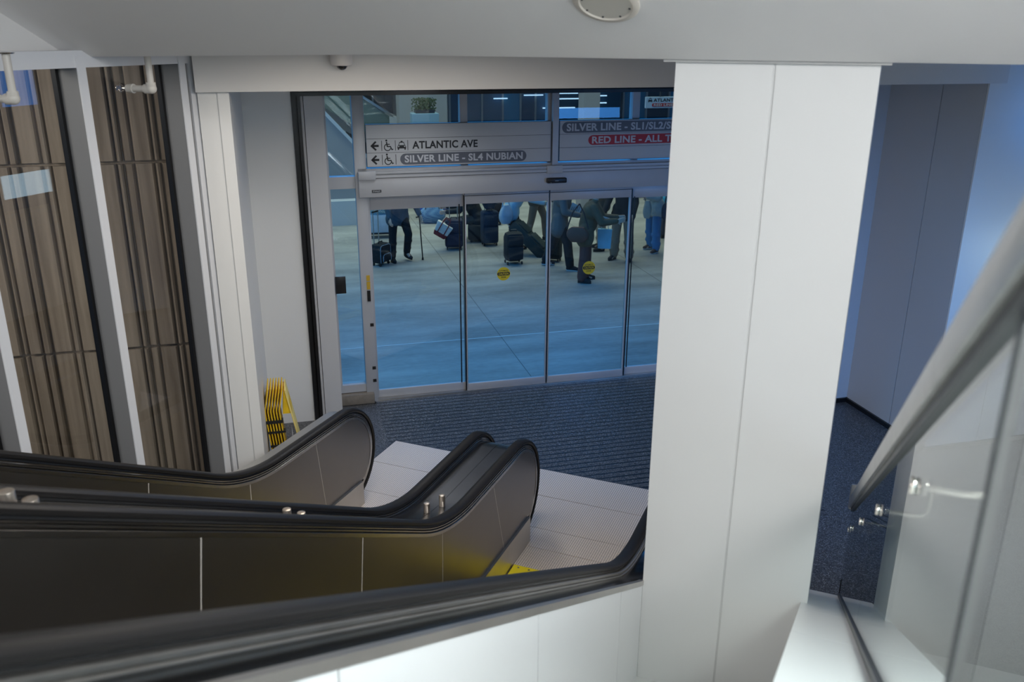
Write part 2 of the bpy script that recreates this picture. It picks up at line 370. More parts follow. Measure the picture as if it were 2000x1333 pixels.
# vestibule recess: left return and back wall, beam over the opening, right return
UL, UR, NF = -.322, 6.26, 6.88
struct(MB().box(-.54, -.402, NF+.012, 9.3, 0, CZ0).box(-.402, UL, NF, 9.3, 0, CZ0).build('wall_pilaster', M['white'], None, FD))
struct(MB().box(UL, .15, 9.2, 9.4, 0, 3.9).build('wall_front', M['white'], None, FD))
struct(MB().box(-.545, 6.40, 6.83, 7.05, 3.688, CZ0).build('trim_beam', M['plaster'], None, FD))
struct(MB().box(UL, UR, 7.05, 9.8, 3.74, 3.84).build('ceiling_vestibule', M['plaster'], None, FD))
struct(MB().box(UR, UR+.25, NF+.025, 7.462, 0, 3.74).box(UR, UR+.25, 7.474, 8.26, 0, 3.74).box(UR+.012, UR+.25, 7.462, 7.474, 0, 3.74).build('wall_recess_side', M['shadepanel'], None, FD))
struct(MB().box(5.55, UR, 8.24, 8.45, 0, 3.74).box(5.4, 5.55, 8.24, 9.8, 0, 3.74).build('wall_recess_back', M['shadepanel'], None, FD))
struct(MB().box(UR, 6.884, NF, NF+.02, 0, CZ0).box(6.896, 7.9, NF, NF+.02, 0, CZ0).box(7.912, 9.2, NF, NF+.02, 0, CZ0).box(UR+.26, 9.2, NF+.02, NF+.2, 0, CZ0).build('wall_recess_front', M['white'], None, FD))
struct(MB().box(5.55, UR, 8.215, 8.24, 0, .05).box(UR-.025, UR, NF, 8.24, 0, .05).box(UR, 9.2, NF-.02, NF, 0, .05).build('baseboard_recess', M['black'], None, FD))
# black channel of the roller grille
struct(MB().box(.148, .185, 9.17, 9.30, 0, 3.56).box(.205, .235, 9.19, 9.30, 0, 3.56).box(.185, .205, 9.24, 9.30, 0, 3.56).box(.148, 5.4, 9.17, 9.24, 3.50, 3.535).box(.148, 5.4, 9.20, 9.36, 3.50, 3.74).build('trim_grille_track', M['black'], None, FD))
struct(MB().box(.238, .262, 9.22, 9.30, 0, 3.6).box(.268, .455, 9.21, 9.72, 0, 3.6).build('trim_door_post', mat('grey_white_post', (.55, .55, .56), .5), None, FD))
struct(MB().box(.456, .845, 9.51, 9.70, .008, .13).build('trim_plinth', M['plinth'], None, FD, bev=.004))
struct(MB().box(.46, .86, 9.515, 9.70, 0, .009).build('trim_plinth_shadow_gap', M['black'], None, FD))
# upper wall above the doors, closing the vestibule towards the concourse
struct(MB().box(-3.5, 9.8, 9.73, 9.86, 3.56, 6).box(5.4, 9.8, 9.73, 9.86, 0, 3.56).box(-3.5, .30, 9.5, 9.86, 0, 3.56).build('wall_door_surround', M['plaster'], None, FD))

# column in panels
c = MB()
c.box(-.93, -.480, 4.33, 5.25, .0, CZ0-.013).box(-.468, -.024, 4.33, 5.25, 0, CZ0-.013)
c.cur = 1; c.box(-.480, -.468, 4.334, 5.25, 0, CZ0-.013)
struct(c.build('column', [M['white'], M['softseam']], None, FE))
# white cladding under the outer deck of the right escalator, in panels
RI = 3.655
railz = lambda s: max(RI-SL*s, 1.0)
cl = MB(); e = [-1.6, .04, 1.296, 2.561, 3.817, 4.33]
for a, b in zip(e[:-1], e[1:]):
    a += .003; b -= .003
    cl.prism([(a, railz(a)-.095), (b, railz(b)-.095), (b, 0), (a, 0)], 'x', -.965, -.93)
cl.cur = 1; cl.prism([(-1.6, railz(-1.6)-.10), (4.33, railz(4.33)-.10), (4.33, 0), (-1.6, 0)], 'x', -1.0, -.938)
struct(cl.build('wall_stair_side', [mat('glossy_white_cladding', (.84, .85, .86), .3), M['seam']], None, FE))
# sloped bottom of the slot between cladding and curb, and the wide white curb under the glass
struct(MB().prism([(-1.6, .40+SL*5.93), (4.33, .40), (4.33, 0), (-1.6, 0)], 'x', -.93, -.06).build('floor_slot', M['white'], None, FE))
lz = lambda s: 1.227-SLS*(s-4.25)
lg = MB(); e = [-1.7, .5, 1.62, 2.75, 3.88, 4.75, 5.88]
for a, b in zip(e[:-1], e[1:]):
    lg.prism([(a+.002, lz(a+.002)), (b-.002, lz(b-.002)), (b-.002, 0), (a+.002, 0)], 'x', -.055, .40)
lg.cur = 1; lg.prism([(-1.7, lz(-1.7)-.012), (5.87, lz(5.87)-.012), (5.87, 0), (-1.7, 0)], 'x', -.045, .39)
struct(lg.build('trim_stair_curb', [mat('white_solid_surface', (.80, .80, .80), .35), M['seam']], None, FE))
# stairs beyond the glass
stt = thing('staircase', 'pale stone staircase descending on the right behind the glass railing', 'stairs', FE, (1.2, 5.9, 0))
for k in range(21):
    s1 = 5.55-.3*k; z = .1785*(k+1)
    MB().prism([(s1, max(0, z-.5)), (s1, z), (s1-.3, z), (s1-.3, max(0, z-.5))], 'x', .42, 2.08).build('stair_step', M['stairstone'], stt)

# ------------------------------------------------------------------ left window wall and stone facade outside
wn = thing('window_1', None, None, FE, (-4.7, 3.4, 0), kind='structure')
for nm, s0, s1 in (('mullion', 2.475, 2.538), ('mullion', 3.325, 3.388), ('mullion', 4.175, 4.238), ('end_mullion', 5.045, 5.105)):
    mu = MB().box(-4.757, -4.578, s0+.002, s1-.002, 0, 3.95).build(nm, M['mullion'], wn)
    MB().box(-4.58, -4.57, s0, s1, 0, 3.95).build('cover_strip', M['frame'], mu)
MB().box(-4.757, -4.60, 5.105, 5.21, 0, CZ0).build('end_infill', M['mullion'], wn)
MB().box(-4.60, -4.585, 5.15, 5.21, 0, CZ0).build('cover_strip', M['frame'], wn)
MB().box(-4.757, -4.58, 1.7, 5.20, 3.885, CZ0).build('head_frame', M['frame'], wn)
MB().box(-4.757, -4.58, 1.7, 5.20, 0, .10).build('sill_frame', M['frame'], wn)
g = MB()
for s0 in (3.325, 4.175, 5.045): g.box(-4.775, -4.735, s0-.022, s0, .1, 3.885)
g.build('gasket', M['black'], wn)
for a, b in ((1.7, 2.475), (2.538, 3.31), (3.388, 4.16), (4.238, 5.03)): MB().box(-4.768, -4.760, a, b, .1, 3.885).build('pane', M['glasspane'], wn)
sf = MB(); u = -6.5
wd = [.13, .07, .10, .17, .05, .08, .15, .045, .11, .07, .16, .06]
k = 0
while u < -.62:
    ww = wd[k % len(wd)]; k += 1; b = min(u+ww, -.6); dep = .01+.03*((k*37) % 10)/10
    for z0, z1 in ((-.2, 1.566), (1.592, 3.108), (3.134, 5.0)):
        q = [(u+.004, 7.56), (u+.012, 7.5+dep), (u+.022, 7.485+dep), (b-.018, 7.485+dep), (b-.008, 7.5+dep), (b-.002, 7.56)]
        sf.prism(q, 'z', z0, z1)
    u = b
sf.box(-6.7, -.6, 7.555, 7.7, -.2, 5.0)
struct(sf.build('wall_stone_facade', M['stone'], None, FD))
struct(MB().prism([e2w(-4.98, -5), e2w(-4.98, 5.2), e2w(-9.0, 5.2), e2w(-9.0, -5)], 'z', -.2, -.02).build('floor_outside_window', M['paving']))

# ------------------------------------------------------------------ escalators (frame: t right, s forward)
def epath(off=0., s0=-1.5, end=True):
    """profile of the handrail line shifted inwards by off: list of (s, z, ns, nz)"""
    P = []; R1 = 1.4; tl = R1*math.tan(R(15)); si = (RI-1.0)/SL
    n = (math.sin(R(30)), math.cos(R(30)))
    for s in (s0, 0.5, 2.0, 3.5, si-tl*math.cos(R(30))): P.append((s, RI-SL*s, n[0], n[1]))
    cx, czz = si+tl, 1.0+R1
    for k in range(1, 9):
        a = R(-120+30*k/8); P.append((cx+R1*math.cos(a), czz+R1*math.sin(a), -math.cos(a), -math.sin(a)))
    P.append((5.45, 1.0, 0, 1)); c0, r0 = 5.87, .468
    if end:
        for k in range(0, 21):
            a = R(90-180*k/20); P.append((c0+r0*math.cos(a), .532+r0*math.sin(a), math.cos(a), math.sin(a)))
        P.append((5.7, .064, 0, -1))
    return [(s-a*off, z-b*off, a, b) for s, z, a, b in P]
def sweep(sect, s0=-1.5, end=True):
    mb = MB()
    mb.rings([[(x, s-a*n, z-b*n) for x, n in sect] for s, z, a, b in epath(0, s0, end)])
    return mb
def rail_section(t): return [(t-.040, .022), (t-.040, .010), (t-.030, .001), (t-.012, -.003), (t+.012, -.003), (t+.030, .001), (t+.040, .010), (t+.040, .022), (t+.033, .030), (t-.033, .030)]
def skirt_top(s): return max(.245, RI-SL*s-.78)
def panel_polys(seams, off, off_bot=0.):
    """inner panels between slanted seams; seams = [(s_top, s_bottom)...] rising; last runs round the newel"""
    P = [(s, z) for s, z, a, b in epath(off)]
    top = [p for p in P if p[1] > .245+.002]
    # end at the skirt height on the lower half of the newel
    lastS = 5.87+math.sqrt(max(0, (.468-off)**2-(.245-.532)**2)); top.append((lastS, .245))
    def ztop(s):
        for (a, za), (b, zb) in zip(top[:-1], top[1:]):
            if a <= s <= b and b > a: return za+(zb-za)*(s-a)/(b-a)
        return top[0][1]
    out = []
    for i, (st_, sb) in enumerate(seams):
        a = [(st_+.0015, ztop(st_))]
        if i+1 < len(seams):
            nt, nb = seams[i+1]
            mid = [p for p in top if st_+.01 < p[0] < nt-.01]
            a += mid+[(nt-.0015, ztop(nt))]; bot = [nb-.0015, sb+.0015]
            bp = [(bot[0], skirt_top(bot[0]))]
            kn = (RI-.78-.245)/SL
            if bot[1] < kn < bot[0]: bp.append((kn, .245))
            bp.append((bot[1], skirt_top(bot[1])))
        else:
            seen = False
            for p in top:
                if p[0] > st_+.01 or seen: a.append(p); seen = True
            bp = [(sb+.0015, .245)]
        out.append(a+bp)
    return out, ztop
SEAMS_C = [(-1.4, -1.5), (.03, -.07), (1.198, 1.098), (2.368, 2.268), (3.538, 3.457), (4.484, 4.457), (5.333, 5.534)]
SEAMS_A = [(-1.4, -1.5), (.15, .05), (1.318, 1.218), (2.488, 2.388), (3.658, 3.56), (4.581, 4.56), (5.419, 5.504)]
def half(esc, t, side, seams, guide=True):
    """one balustrade half under a handrail at t; side = +1 when the inner panel faces +t"""
    h = sweep(rail_section(t)).build('handrail', M['rubber'], esc, smooth=True)
    # stepped guide profile under the handrail, darker core and two bright ridges
    gd = MB()
    gd.rings([[(x, s-a*n, z-b*n) for x, n in [(t-.020, .028), (t+.020, .028), (t+.024, .044), (t-.024, .044)]] for s, z, a, b in epath()])
    gd.build('handrail_guide', M['black'], esc, smooth=True)
    rd = MB()
    for n0, n1, wx in (((.044, .052, .030), (.058, .068, .035), (.074, .098, .041)) if t < -1.5 else ((.042, .056, .050), (.060, .078, .054))):
        rd.rings([[(x, s-a*n, z-b*n) for x, n in [(t-wx, n0+.003), (t-wx+.004, n0), (t+wx-.004, n0), (t+wx, n0+.003), (t+wx, n1), (t-wx, n1)]] for s, z, a, b in epath()])
    rd.build('balustrade_profile', M['satin'] if t > -1.5 else M['profile'], esc, smooth=True)
    polys, zt = panel_polys(seams, .10)
    x0, x1 = (t+.020, t+.038) if side > 0 else (t-.038, t-.020)
    for p in polys: MB().prism(p, 'x', x0, x1).build('inner_panel', M['steel'], esc)
    b = MB()
    for st_, sb in seams[1:]:
        zb = skirt_top(sb); zz = zt(st_)
        ww = .0035 if st_ in (2.368, 3.538, 3.658, 4.581) else .0018
        b.prism([(st_-ww, zz), (st_+ww, zz), (sb+ww, zb), (sb-ww, zb)], 'x', x0-.0005 if side < 0 else x0, x1+.0005 if side > 0 else x1)
    b.build('joint_strip', M['strip'], esc)
    # core and skirt
    P = [(s, z) for s, z, a, b_ in epath(.09)]
    core = [p for p in P]+[(5.6, .0), (4.6, .0), (-1.5, skirt_top(-1.5)-.5)]
    MB().prism(core, 'x', t-.018, t+.018).build('balustrade_core', M['steel'], esc)
    sk = [(-1.5, skirt_top(-1.5)), ((RI-.78-.245)/SL, .245), (6.06, .245), (6.06, .0), (4.6, .0), (-1.5, skirt_top(-1.5)-.5)]
    x0, x1 = (t+.018, t+.060) if side > 0 else (t-.060, t-.018)
    MB().prism(sk, 'x', x0, x1).build('skirt_panel', M['satin'], esc)
def run(esc, t0, t1):
    """steps, comb and landing plate between the skirts"""
    zs = [.0, .0, .045, .165, .365]
    while len(zs) < 18: zs.append(zs[-1]+.231)
    for i, z in enumerate(zs):
        s1 = 5.48-.4*i; s0 = s1-.4
        m = MB(); m.box(t0+.05, t1-.05, s0, s1-.03, z-.03, z+.002); m.prism([(s1-.03, z-.03), (s1-.03, z+.002), (s1-.002, z+.002), (s1-.002, z-.26), (s1-.03, z-.26)], 'x', t0+.05, t1-.05)
        for k in range(18):
            x = t0+.07+(t1-t0-.14)*k/17; m.box(x-.006, x+.006, s0+.01, s1-.03, z+.002, z+.008)
        m.cur = 1 if i < 4 else 0; m.box(t0+.008, t0+.06, s0, s1-.002, z-.03, z+.008).box(t1-.06, t1-.008, s0, s1-.002, z-.03, z+.008).box(t0+.05, t1-.05, s1-.045, s1-.001, z+.002, z+.0085)  # yellow edges on the lowest steps only, added for their reflection in the panels
        m.build('step', [M['step'], M['yellow']], esc)
    cb = MB().prism([(5.49, .009), (5.67, .022), (5.67, 0), (5.49, 0)], 'x', t0+.01, t1-.01)
    for k in range(44):
        x = t0+.03+(t1-t0-.06)*k/43; cb.box(x-.004, x+.004, 5.42, 5.50, .008, .014)
    co = cb.build('comb_plate', M['yellow'], esc); co['label'] = 'bright yellow comb plate'
    bt = MB()
    for k in range(12):
        x = t0+.06+(t1-t0-.12)*k/11; bt.cyl((x, 5.64, .0195), (x, 5.64, .024), .009, 10)
    bt.build('comb_screw', M['chrome'], co)
def landing(esc, t0, t1, tc0, tc1):
    edges = [5.67, 5.98, 6.28, 6.825, 7.325]
    for a, b in zip(edges[:-1], edges[1:]):
        x0, x1 = (tc0, tc1) if a < 5.9 else (t0, t1)
        MB().box(x0, x1, a+.003, b-.003, 0, .012).build('floor_plate', M['plate'], esc)
    MB().box(t0-.008, t1+.008, 7.325, 7.337, 0, .010).box(t0-.01, t0, 5.98, 7.335, 0, .010).box(t1, t1+.01, 5.98, 7.335, 0, .010).build('plate_edge_trim', M['dark'], esc)
TA, TB, TC, TD = -3.979, -2.740, -2.351, -1.111
ea = thing('escalator', 'left escalator with dark steel panels, ending beside the window wall', 'escalator', FE, (-3.36, 4.6, 0), 'pair of escalators')
half(ea, TA, 1, SEAMS_A); half(ea, TB, -1, SEAMS_A); run(ea, TA+.06, TB-.06); landing(ea, -4.30, -2.68, TA+.062, TB-.062)
# light outer deck of the left escalator
P = [(s, z) for s, z, a, b in epath(.06)]
MB().prism(P+[(5.6, .05), (4.6, .4), (-1.5, 3.9)], 'x', -4.16, TA-.018).build('outer_deck', M['satin'], ea, smooth=True)
eb = thing('escalator', 'right escalator with yellow comb plate and black handrail, ending beside the column', 'escalator', FE, (-1.73, 4.6, 0), 'pair of escalators')
half(eb, TC, 1, SEAMS_C); half(eb, TD, -1, SEAMS_C); run(eb, TC+.06, TD-.06); landing(eb, -2.668, -.935, TC+.062, TD-.062)
P = [(s, z) for s, z, a, b in epath(.066)]
def deckprism(x0, x1, off, depth, name, m, s_from=-1.5, s_to=99):
    top = [(s, z) for s, z, a, b in epath(off, s_from) if s_from <= s <= s_to][:14]
    return MB().prism(top+[(s, z-depth) for s, z in top[::-1]], 'x', x0, x1).build(name, m, eb, smooth=True)
MB().prism(P+[(5.6, .05), (4.6, .4), (-1.5, 3.9)], 'x', TD+.018, -.945).build('outer_deck', M['deck'], eb, smooth=True)
deckprism(-.95, -.924, .062, .034, 'deck_edge_trim', M['satin'], s_to=4.33)
ed = thing('escalator_deck', 'dark polished steel deck with small knobs, sloping between the two escalators', 'deck', FE, (-2.545, 4.6, 0))
top = [(s, z) for s, z, a, b in epath(.075)]
for x0, x1 in ((TB+.018, -2.547), (-2.544, TC-.018)):
    MB().prism(top+[(5.6, .05), (4.6, .4), (-1.5, 3.9)], 'x', x0, x1).build('deck_panel', M['centredeck'], ed, smooth=True)
dz = lambda s: max(RI-SL*s, 1.0)-.085
for s, h, rk in ((.40, .085, .026), (.48, .065, .026), (1.765, .095, .027), (1.845, .07, .027), (3.21, .082, .022), (3.325, .066, .022), (4.745, .07, .022), (4.89, .068, .022)):
    # short nickel posts that stop things sliding down the deck
    x = -2.545+(.0 if s < 4 else (-.02 if s < 4.8 else .025)); z = dz(s)+(.03 if 4.2 < s < 4.95 else 0)
    k = MB().cyl((x, s, z-.03), (x, s, z+h), rk, 20).build('deck_knob', M['knob'], ed, bev=.003)
    k['label'] = 'short polished nickel knob'

# ------------------------------------------------------------------ glass railing of the stairs
gr = thing('glass_railing', 'glass stair railing with steel top rail on the right', 'railing', FE, (.178, 3.0, 0))
gz = lambda s: lz(s)
for a, b in ((-1.7, -.92), (-.90, 1.04), (1.06, 3.147), (3.155, 4.6), (4.607, 5.82)):
    MB().prism([(a, gz(a)+.0), (b, gz(b)), (b, gz(b)+.73), (a, gz(a)+.73)], 'x', .172, .184).build('glass_pane', M['glassrail'], gr)
MB().prism([(-1.7, gz(-1.7)), (5.82, gz(5.82)), (5.82, gz(5.82)+.028), (-1.7, gz(-1.7)+.028)], 'x', .164, .192).build('base_channel', M['dark'], gr)
MB().box(.168, .188, 5.815, 5.83, gz(5.82)-.02, gz(5.82)+.14).build('end_clip', M['black'], gr)
js = MB()
for s in (-.91, 1.05): js.prism([(s-.006, gz(s)), (s+.006, gz(s)), (s+.006, gz(s)+.72), (s-.006, gz(s)+.72)], 'x', .170, .186)
js.build('pane_seal', M['dark'], gr)
sect = [(-.030, 0.01), (-.036, .03), (-.036, .07), (-.028, .088), (-.012, .096), (.012, .096), (.028, .088), (.036, .07), (.036, .03), (.030, .01)]
cs, sn = math.cos(math.atan(SLS)), math.sin(math.atan(SLS))
rl = MB()
rl.rings([[(.178+x, s+h*sn, gz(s)+.70+h*cs) for x, h in sect] for s in (-1.7, 1.0, 3.0, 5.72)])
rl.build('top_rail', M['rail'], gr, smooth=True)
ch = MB().prism([(-1.7, gz(-1.7)+.685), (5.70, gz(5.70)+.685), (5.70, gz(5.70)+.715), (-1.7, gz(-1.7)+.715)], 'x', .161, .195)
ch.build('rail_channel', M['dark'], gr)
rt = MB().prism([(5.68, gz(5.72)+.72), (5.77, gz(5.72)+.69), (5.77, gz(5.72)+.87), (5.68, gz(5.72)+.91)], 'x', .142, .214)
rt.build('rail_end_cap', M['rail'], gr, bev=.01)
for s in (-1.3, -.25, .82, 1.87, 2.93, 4.10, 5.30, 5.72):
    z = gz(s)+.545
    br = MB().cyl((.161, s, z), (.171, s, z), .019, 24).cyl((.185, s, z), (.196, s, z), .019, 24)
    b_ = br.build('bracket_disc', M['chrome'], gr, bev=.002)
    MB().tube([(.194, s, z), (.268, s, z), (.303, s, z+.006), (.320, s, z+.022), (.324, s, z+.05), (.324, s, z+.10)], .0075, 10).build('bracket_arm', M['chrome'], b_, smooth=True)

# ------------------------------------------------------------------ ceiling fittings
sp = thing('ceiling_speaker', 'round cream ceiling speaker with screws set in the sloping ceiling', 'speaker', FE, (-1.15, 3.877, cz(3.877)))
def on_slope(b):
    q = Matrix.Rotation(R(-30), 3, 'X')
    c0 = Vector((-1.15, 3.877, cz(3.877)-.002))
    return b.map(lambda p: c0+q @ p)
on_slope(MB().lathe((0, 0, 0), [(.135, 0), (.146, 0), (.146, -.010), (.138, -.016), (.118, -.018), (.112, -.012), (.112, 0)], 48)).build('trim_ring', M['cream'], sp, smooth=True)
on_slope(MB().lathe((0, 0, 0), [(.01, -.012), (.118, -.012), (.118, -.004), (.01, -.004)], 48)).build('grille', mat('speaker_grille', (.60, .57, .51), .7), sp)
b = MB()
for k in range(8):
    a = R(45*k+20); b.cyl((.104*math.cos(a), .104*math.sin(a), -.012), (.104*math.cos(a), .104*math.sin(a), -.015), .005, 8)
on_slope(b).build('screw', M['dark'], sp)
sc_ = thing('security_camera', 'small white dome camera hanging under the beam edge above the doors', 'camera', FD, (.485, 6.72, CZ0+.005))
MB().lathe((.485, 6.72, CZ0+.005), [(.05, 0), (.078, -.002), (.080, -.10), (.072, -.118), (.045, -.122), (.02, -.122)], 32).build('housing', M['camwhite'], sc_, smooth=True)
MB().ell((.485, 6.72, CZ0-.112), .041, .041, .036, 24, 12).build('dome', M['domeblack'], sc_, smooth=True)
for i, (s, lab) in enumerate(((4.53, 'white sprinkler pipe with elbow in front of the window pane beside the door corner'), (3.52, 'white sprinkler pipe with elbow at the left edge of the window wall'))):
    t = -4.35; ZC = CZ0+.005
    pp = thing('sprinkler_pipe', lab, 'pipe', FE, (t, s, ZC), 'sprinkler pipes at the window wall')
    MB().tube([(t, s, ZC), (t, s, 3.78)], .021, 16).tube([(t, s, 3.748), (t-.19, s-.01, 3.748)], .021, 16).build('pipe', M['pipe'], pp, smooth=True)
    MB().tube([(t, s, 3.79), (t, s, 3.765), (t-.012, s, 3.75), (t-.05, s-.002, 3.748)], [.029, .031, .032, .030], 16).ell((t, s, 3.751), .033, .033, .033).tube([(t-.14, s-.007, 3.748), (t-.19, s-.01, 3.748)], [.030, .026], 16).build('elbow', M['pipe'], pp, smooth=True)
    MB().lathe((t, s, ZC), [(.02, 0), (.045, -.001), (.042, -.008), (.02, -.010)], 24).build('escutcheon', M['chrome'], pp, smooth=True)
    MB().tube([(t-.19, s-.01, 3.748), (t-.225, s-.011, 3.748)], .012, 10).tube([(t-.225, s-.011, 3.762), (t-.245, s-.012, 3.775), (t-.262, s-.012, 3.76)], .004, 8).tube([(t-.225, s-.011, 3.734), (t-.245, s-.012, 3.721), (t-.262, s-.012, 3.74)], .004, 8).cyl((t-.262, s-.012, 3.748), (t-.266, s-.012, 3.748), .022, 16).build('sprinkler_head', M['chrome'], pp, smooth=True)

# ------------------------------------------------------------------ doors
DOORMAP = True
dr = thing('door_1', None, None, FD, (2.55, 9.16, 0), kind='structure')
def bx(name, m, *a, bev=0., parent=None): return MB().box(*a).build(name, m, parent or dr, bev=bev)
hb = MB().box(.30, 4.80, 9.00, 9.22, 2.46, 2.665)
hb.build('header', M['alu'], dr, bev=.003)
MB().box(.30, 4.80, 8.985, 9.2, 2.672, 2.70).box(.30, 4.80, 9.01, 9.2, 2.70, 2.715).box(.30, 4.80, 8.985, 9.2, 2.715, 2.735).box(.30, 4.80, 9.06, 9.2, 2.735, 2.765).build('top_rail', M['alu'], dr)
for u in (.30, 2.47): MB().box(u, u+.19, 8.972, 9.0, 2.655, 2.745).build('junction_cover', M['alu'], dr, bev=.003)
# tall mullions of the surround, full height
for u0, u1 in ((.27, .399), (4.711, 4.83)): MB().box(u0, u1, 9.06, 9.2, .0, 3.6).build('jamb', M['alu'], dr, bev=.004)
for u0, u1 in ((1.475, 1.56), (2.505, 2.60), (3.55, 3.64)): MB().box(u0, u1, 9.10, 9.2, 2.74, 3.6).build('transom_mullion', M['alu'], dr)
for a, b in ((.385, 1.475), (1.56, 2.505), (2.60, 3.55), (3.64, 4.72)): MB().box(a, b, 9.15, 9.158, 2.74, 3.58).build('transom_pane', M['glassdoor'], dr)
def leaf(name, u0, u1, n, zt, ztr, zb, sl=.014, sr=.014, st=0.):
    f = MB()
    if sl: f.box(u0, u0+sl, n-.022, n+.022, .02, ztr)
    if sr: f.box(u1-sr, u1, n-.022, n+.022, .02, ztr)
    f.box(u0+sl, u1-sr, n-.022, n+.022, .02, zb).box(u0+sl, u1-sr, n-.022, n+.022, zt, ztr)
    _ = MB().box(u0+st, u1-st, n-.022, n+.022, .02, zb).box(u0+st, u1-st, n-.022, n+.022, zt, ztr)
    l = f.build(name, M['alu'], dr, bev=.002)
    MB().box(u0+st, u1-st, n-.004, n+.004, zb, zt).build('door_glass', M['glassdoor'], l)
    return l
leaf('fixed_leaf', .40, 1.505, 9.16, 2.292, 2.46, .115, .025, 0.)
s1 = leaf('sliding_leaf', 1.515, 2.535, 9.115, 2.322, 2.45, .108)
s2 = leaf('sliding_leaf', 2.553, 3.585, 9.115, 2.322, 2.45, .108)
leaf('fixed_leaf', 3.605, 4.71, 9.16, 2.305, 2.46, .115, 0., .025)
MB().box(2.536, 2.552, 9.10, 9.13, .02, 2.45).build('meeting_seal', M['black'], dr)
for bb in ((1.448, 1.462, 9.13, 9.138, .12, 2.32), (1.503, 1.517, 9.10, 9.17, .02, 2.42), (3.583, 3.607, 9.10, 9.17, .02, 2.42), (3.640, 3.652, 9.13, 9.138, .12, 2.32)): MB().box(*bb).build('edge_seal', M['black'], dr)
MB().box(1.515, 3.585, 9.085, 9.093, 2.415, 2.421).box(.40, 1.51, 9.137, 9.1385, 2.452, 2.458).build('header_groove', M['black'], dr)
MB().box(.30, 4.80, 9.08, 9.24, 0, .02).build('threshold', M['satin'], dr)
# left sidelight
MB().box(-.05, -.01, 9.08, 9.2, .14, 3.6).box(-.01, .27, 9.08, 9.2, .14, .235).box(-.01, .27, 9.08, 9.2, 2.55, 2.68).build('sidelight_frame', M['alu'], dr)
MB().box(-.01, .27, 9.13, 9.138, .235, 2.55).build('sidelight_pane', M['glassdoor'], dr)
MB().box(-.01, .27, 9.13, 9.138, 2.68, 3.58).build('sidelight_pane', M['glassdoor'], dr)
MB().box(4.83, 5.1, 9.08, 9.2, 0, 3.6).build('right_infill', M['alu'], dr)
for s_, uu, zz in ((s1, 1.985, 1.468), (s2, 3.075, 1.477)):
    y = 9.1085
    d = MB(); d.add([(uu+.082*math.cos(R(10*k)), y, zz+.082*math.sin(R(10*k))) for k in range(36)]+[(uu+.082*math.cos(R(10*k)), y+.002, zz+.082*math.sin(R(10*k))) for k in range(36)], [list(range(36)), list(range(36, 72))]+[(k, (k+1) % 36, 36+(k+1) % 36, 36+k) for k in range(36)])
    dd = d.build('caution_sticker', mat('sticker_yellow', (.62, .50, .02), .4), s_); dd['label'] = 'round yellow automatic door caution sticker'
    y -= .001
    t = MB().prism(pill_poly(uu-.078, uu+.078, zz-.020, zz+.022), 'y', y, y+.0008); t.cur = 0
    for tx, w_, z0, z1 in (('AUTOMATIC', .058, .030, .048), ('DOOR', .030, -.05, -.030)):
        q = mb_text(tx, uu-w_, uu+w_, zz+z0, zz+z1, y); t.add(q.v, q.f)
    t.cur = 1; q = mb_text('CAUTION', uu-.062, uu+.062, zz-.013, zz+.015, y-.0006); t.add(q.v, q.f)
    t.build('sticker_print', [M['ink'], mat('sticker_letter_yellow', (.62, .50, .02), .4)], s_)
# small fittings on the left jamb
MB().box(.335, .375, 9.052, 9.06, 1.50, 1.565).box(.335, .375, 9.052, 9.06, 1.40, 1.49).build('warning_label', mat('label_amber', (.52, .33, .03), .5), dr)
MB().box(.335, .372, 9.045, 9.06, 1.26, 1.385).build('jamb_switch', M['black'], dr)
MB().box(.352, .392, 9.05, 9.06, .955, .99).box(.352, .392, 9.05, 9.06, .42, .455).box(.352, .392, 9.05, 9.06, .26, .295).build('jamb_clip', M['black'], dr)
np_ = thing('name_plate', 'small black name plate at the left end of the door header', 'plate', FD, (.49, 9.0, 2.53))
MB().box(.442, .545, 8.994, 9.0, 2.512, 2.540).build('plate', M['black'], np_)
mb_text('STANLEY', .450, .537, 2.518, 2.534, 8.993).build('lettering', M['lettering'], np_)
ms = thing('motion_sensor', 'black door motion sensor on the middle of the header', 'sensor', FD, (2.56, 9.0, 2.575))
MB().box(2.465, 2.705, 8.94, 9.0, 2.548, 2.606).build('housing', M['black'], ms, bev=.012)
MB().box(2.56, 2.60, 8.9385, 8.94, 2.574, 2.578).box(2.505, 2.512, 8.9385, 8.94, 2.553, 2.559).build('marking', M['lettering'], ms)
DOORMAP = False
rd_ = MB().box(.478, .592, 9.485, 9.50, 1.365, 1.56)
tag(rd_.build('card_reader', M['black'], None, FD, (.53, 9.5, 1.46), bev=.004), 'black rectangular plate on the grey post left of the doors', 'card reader')

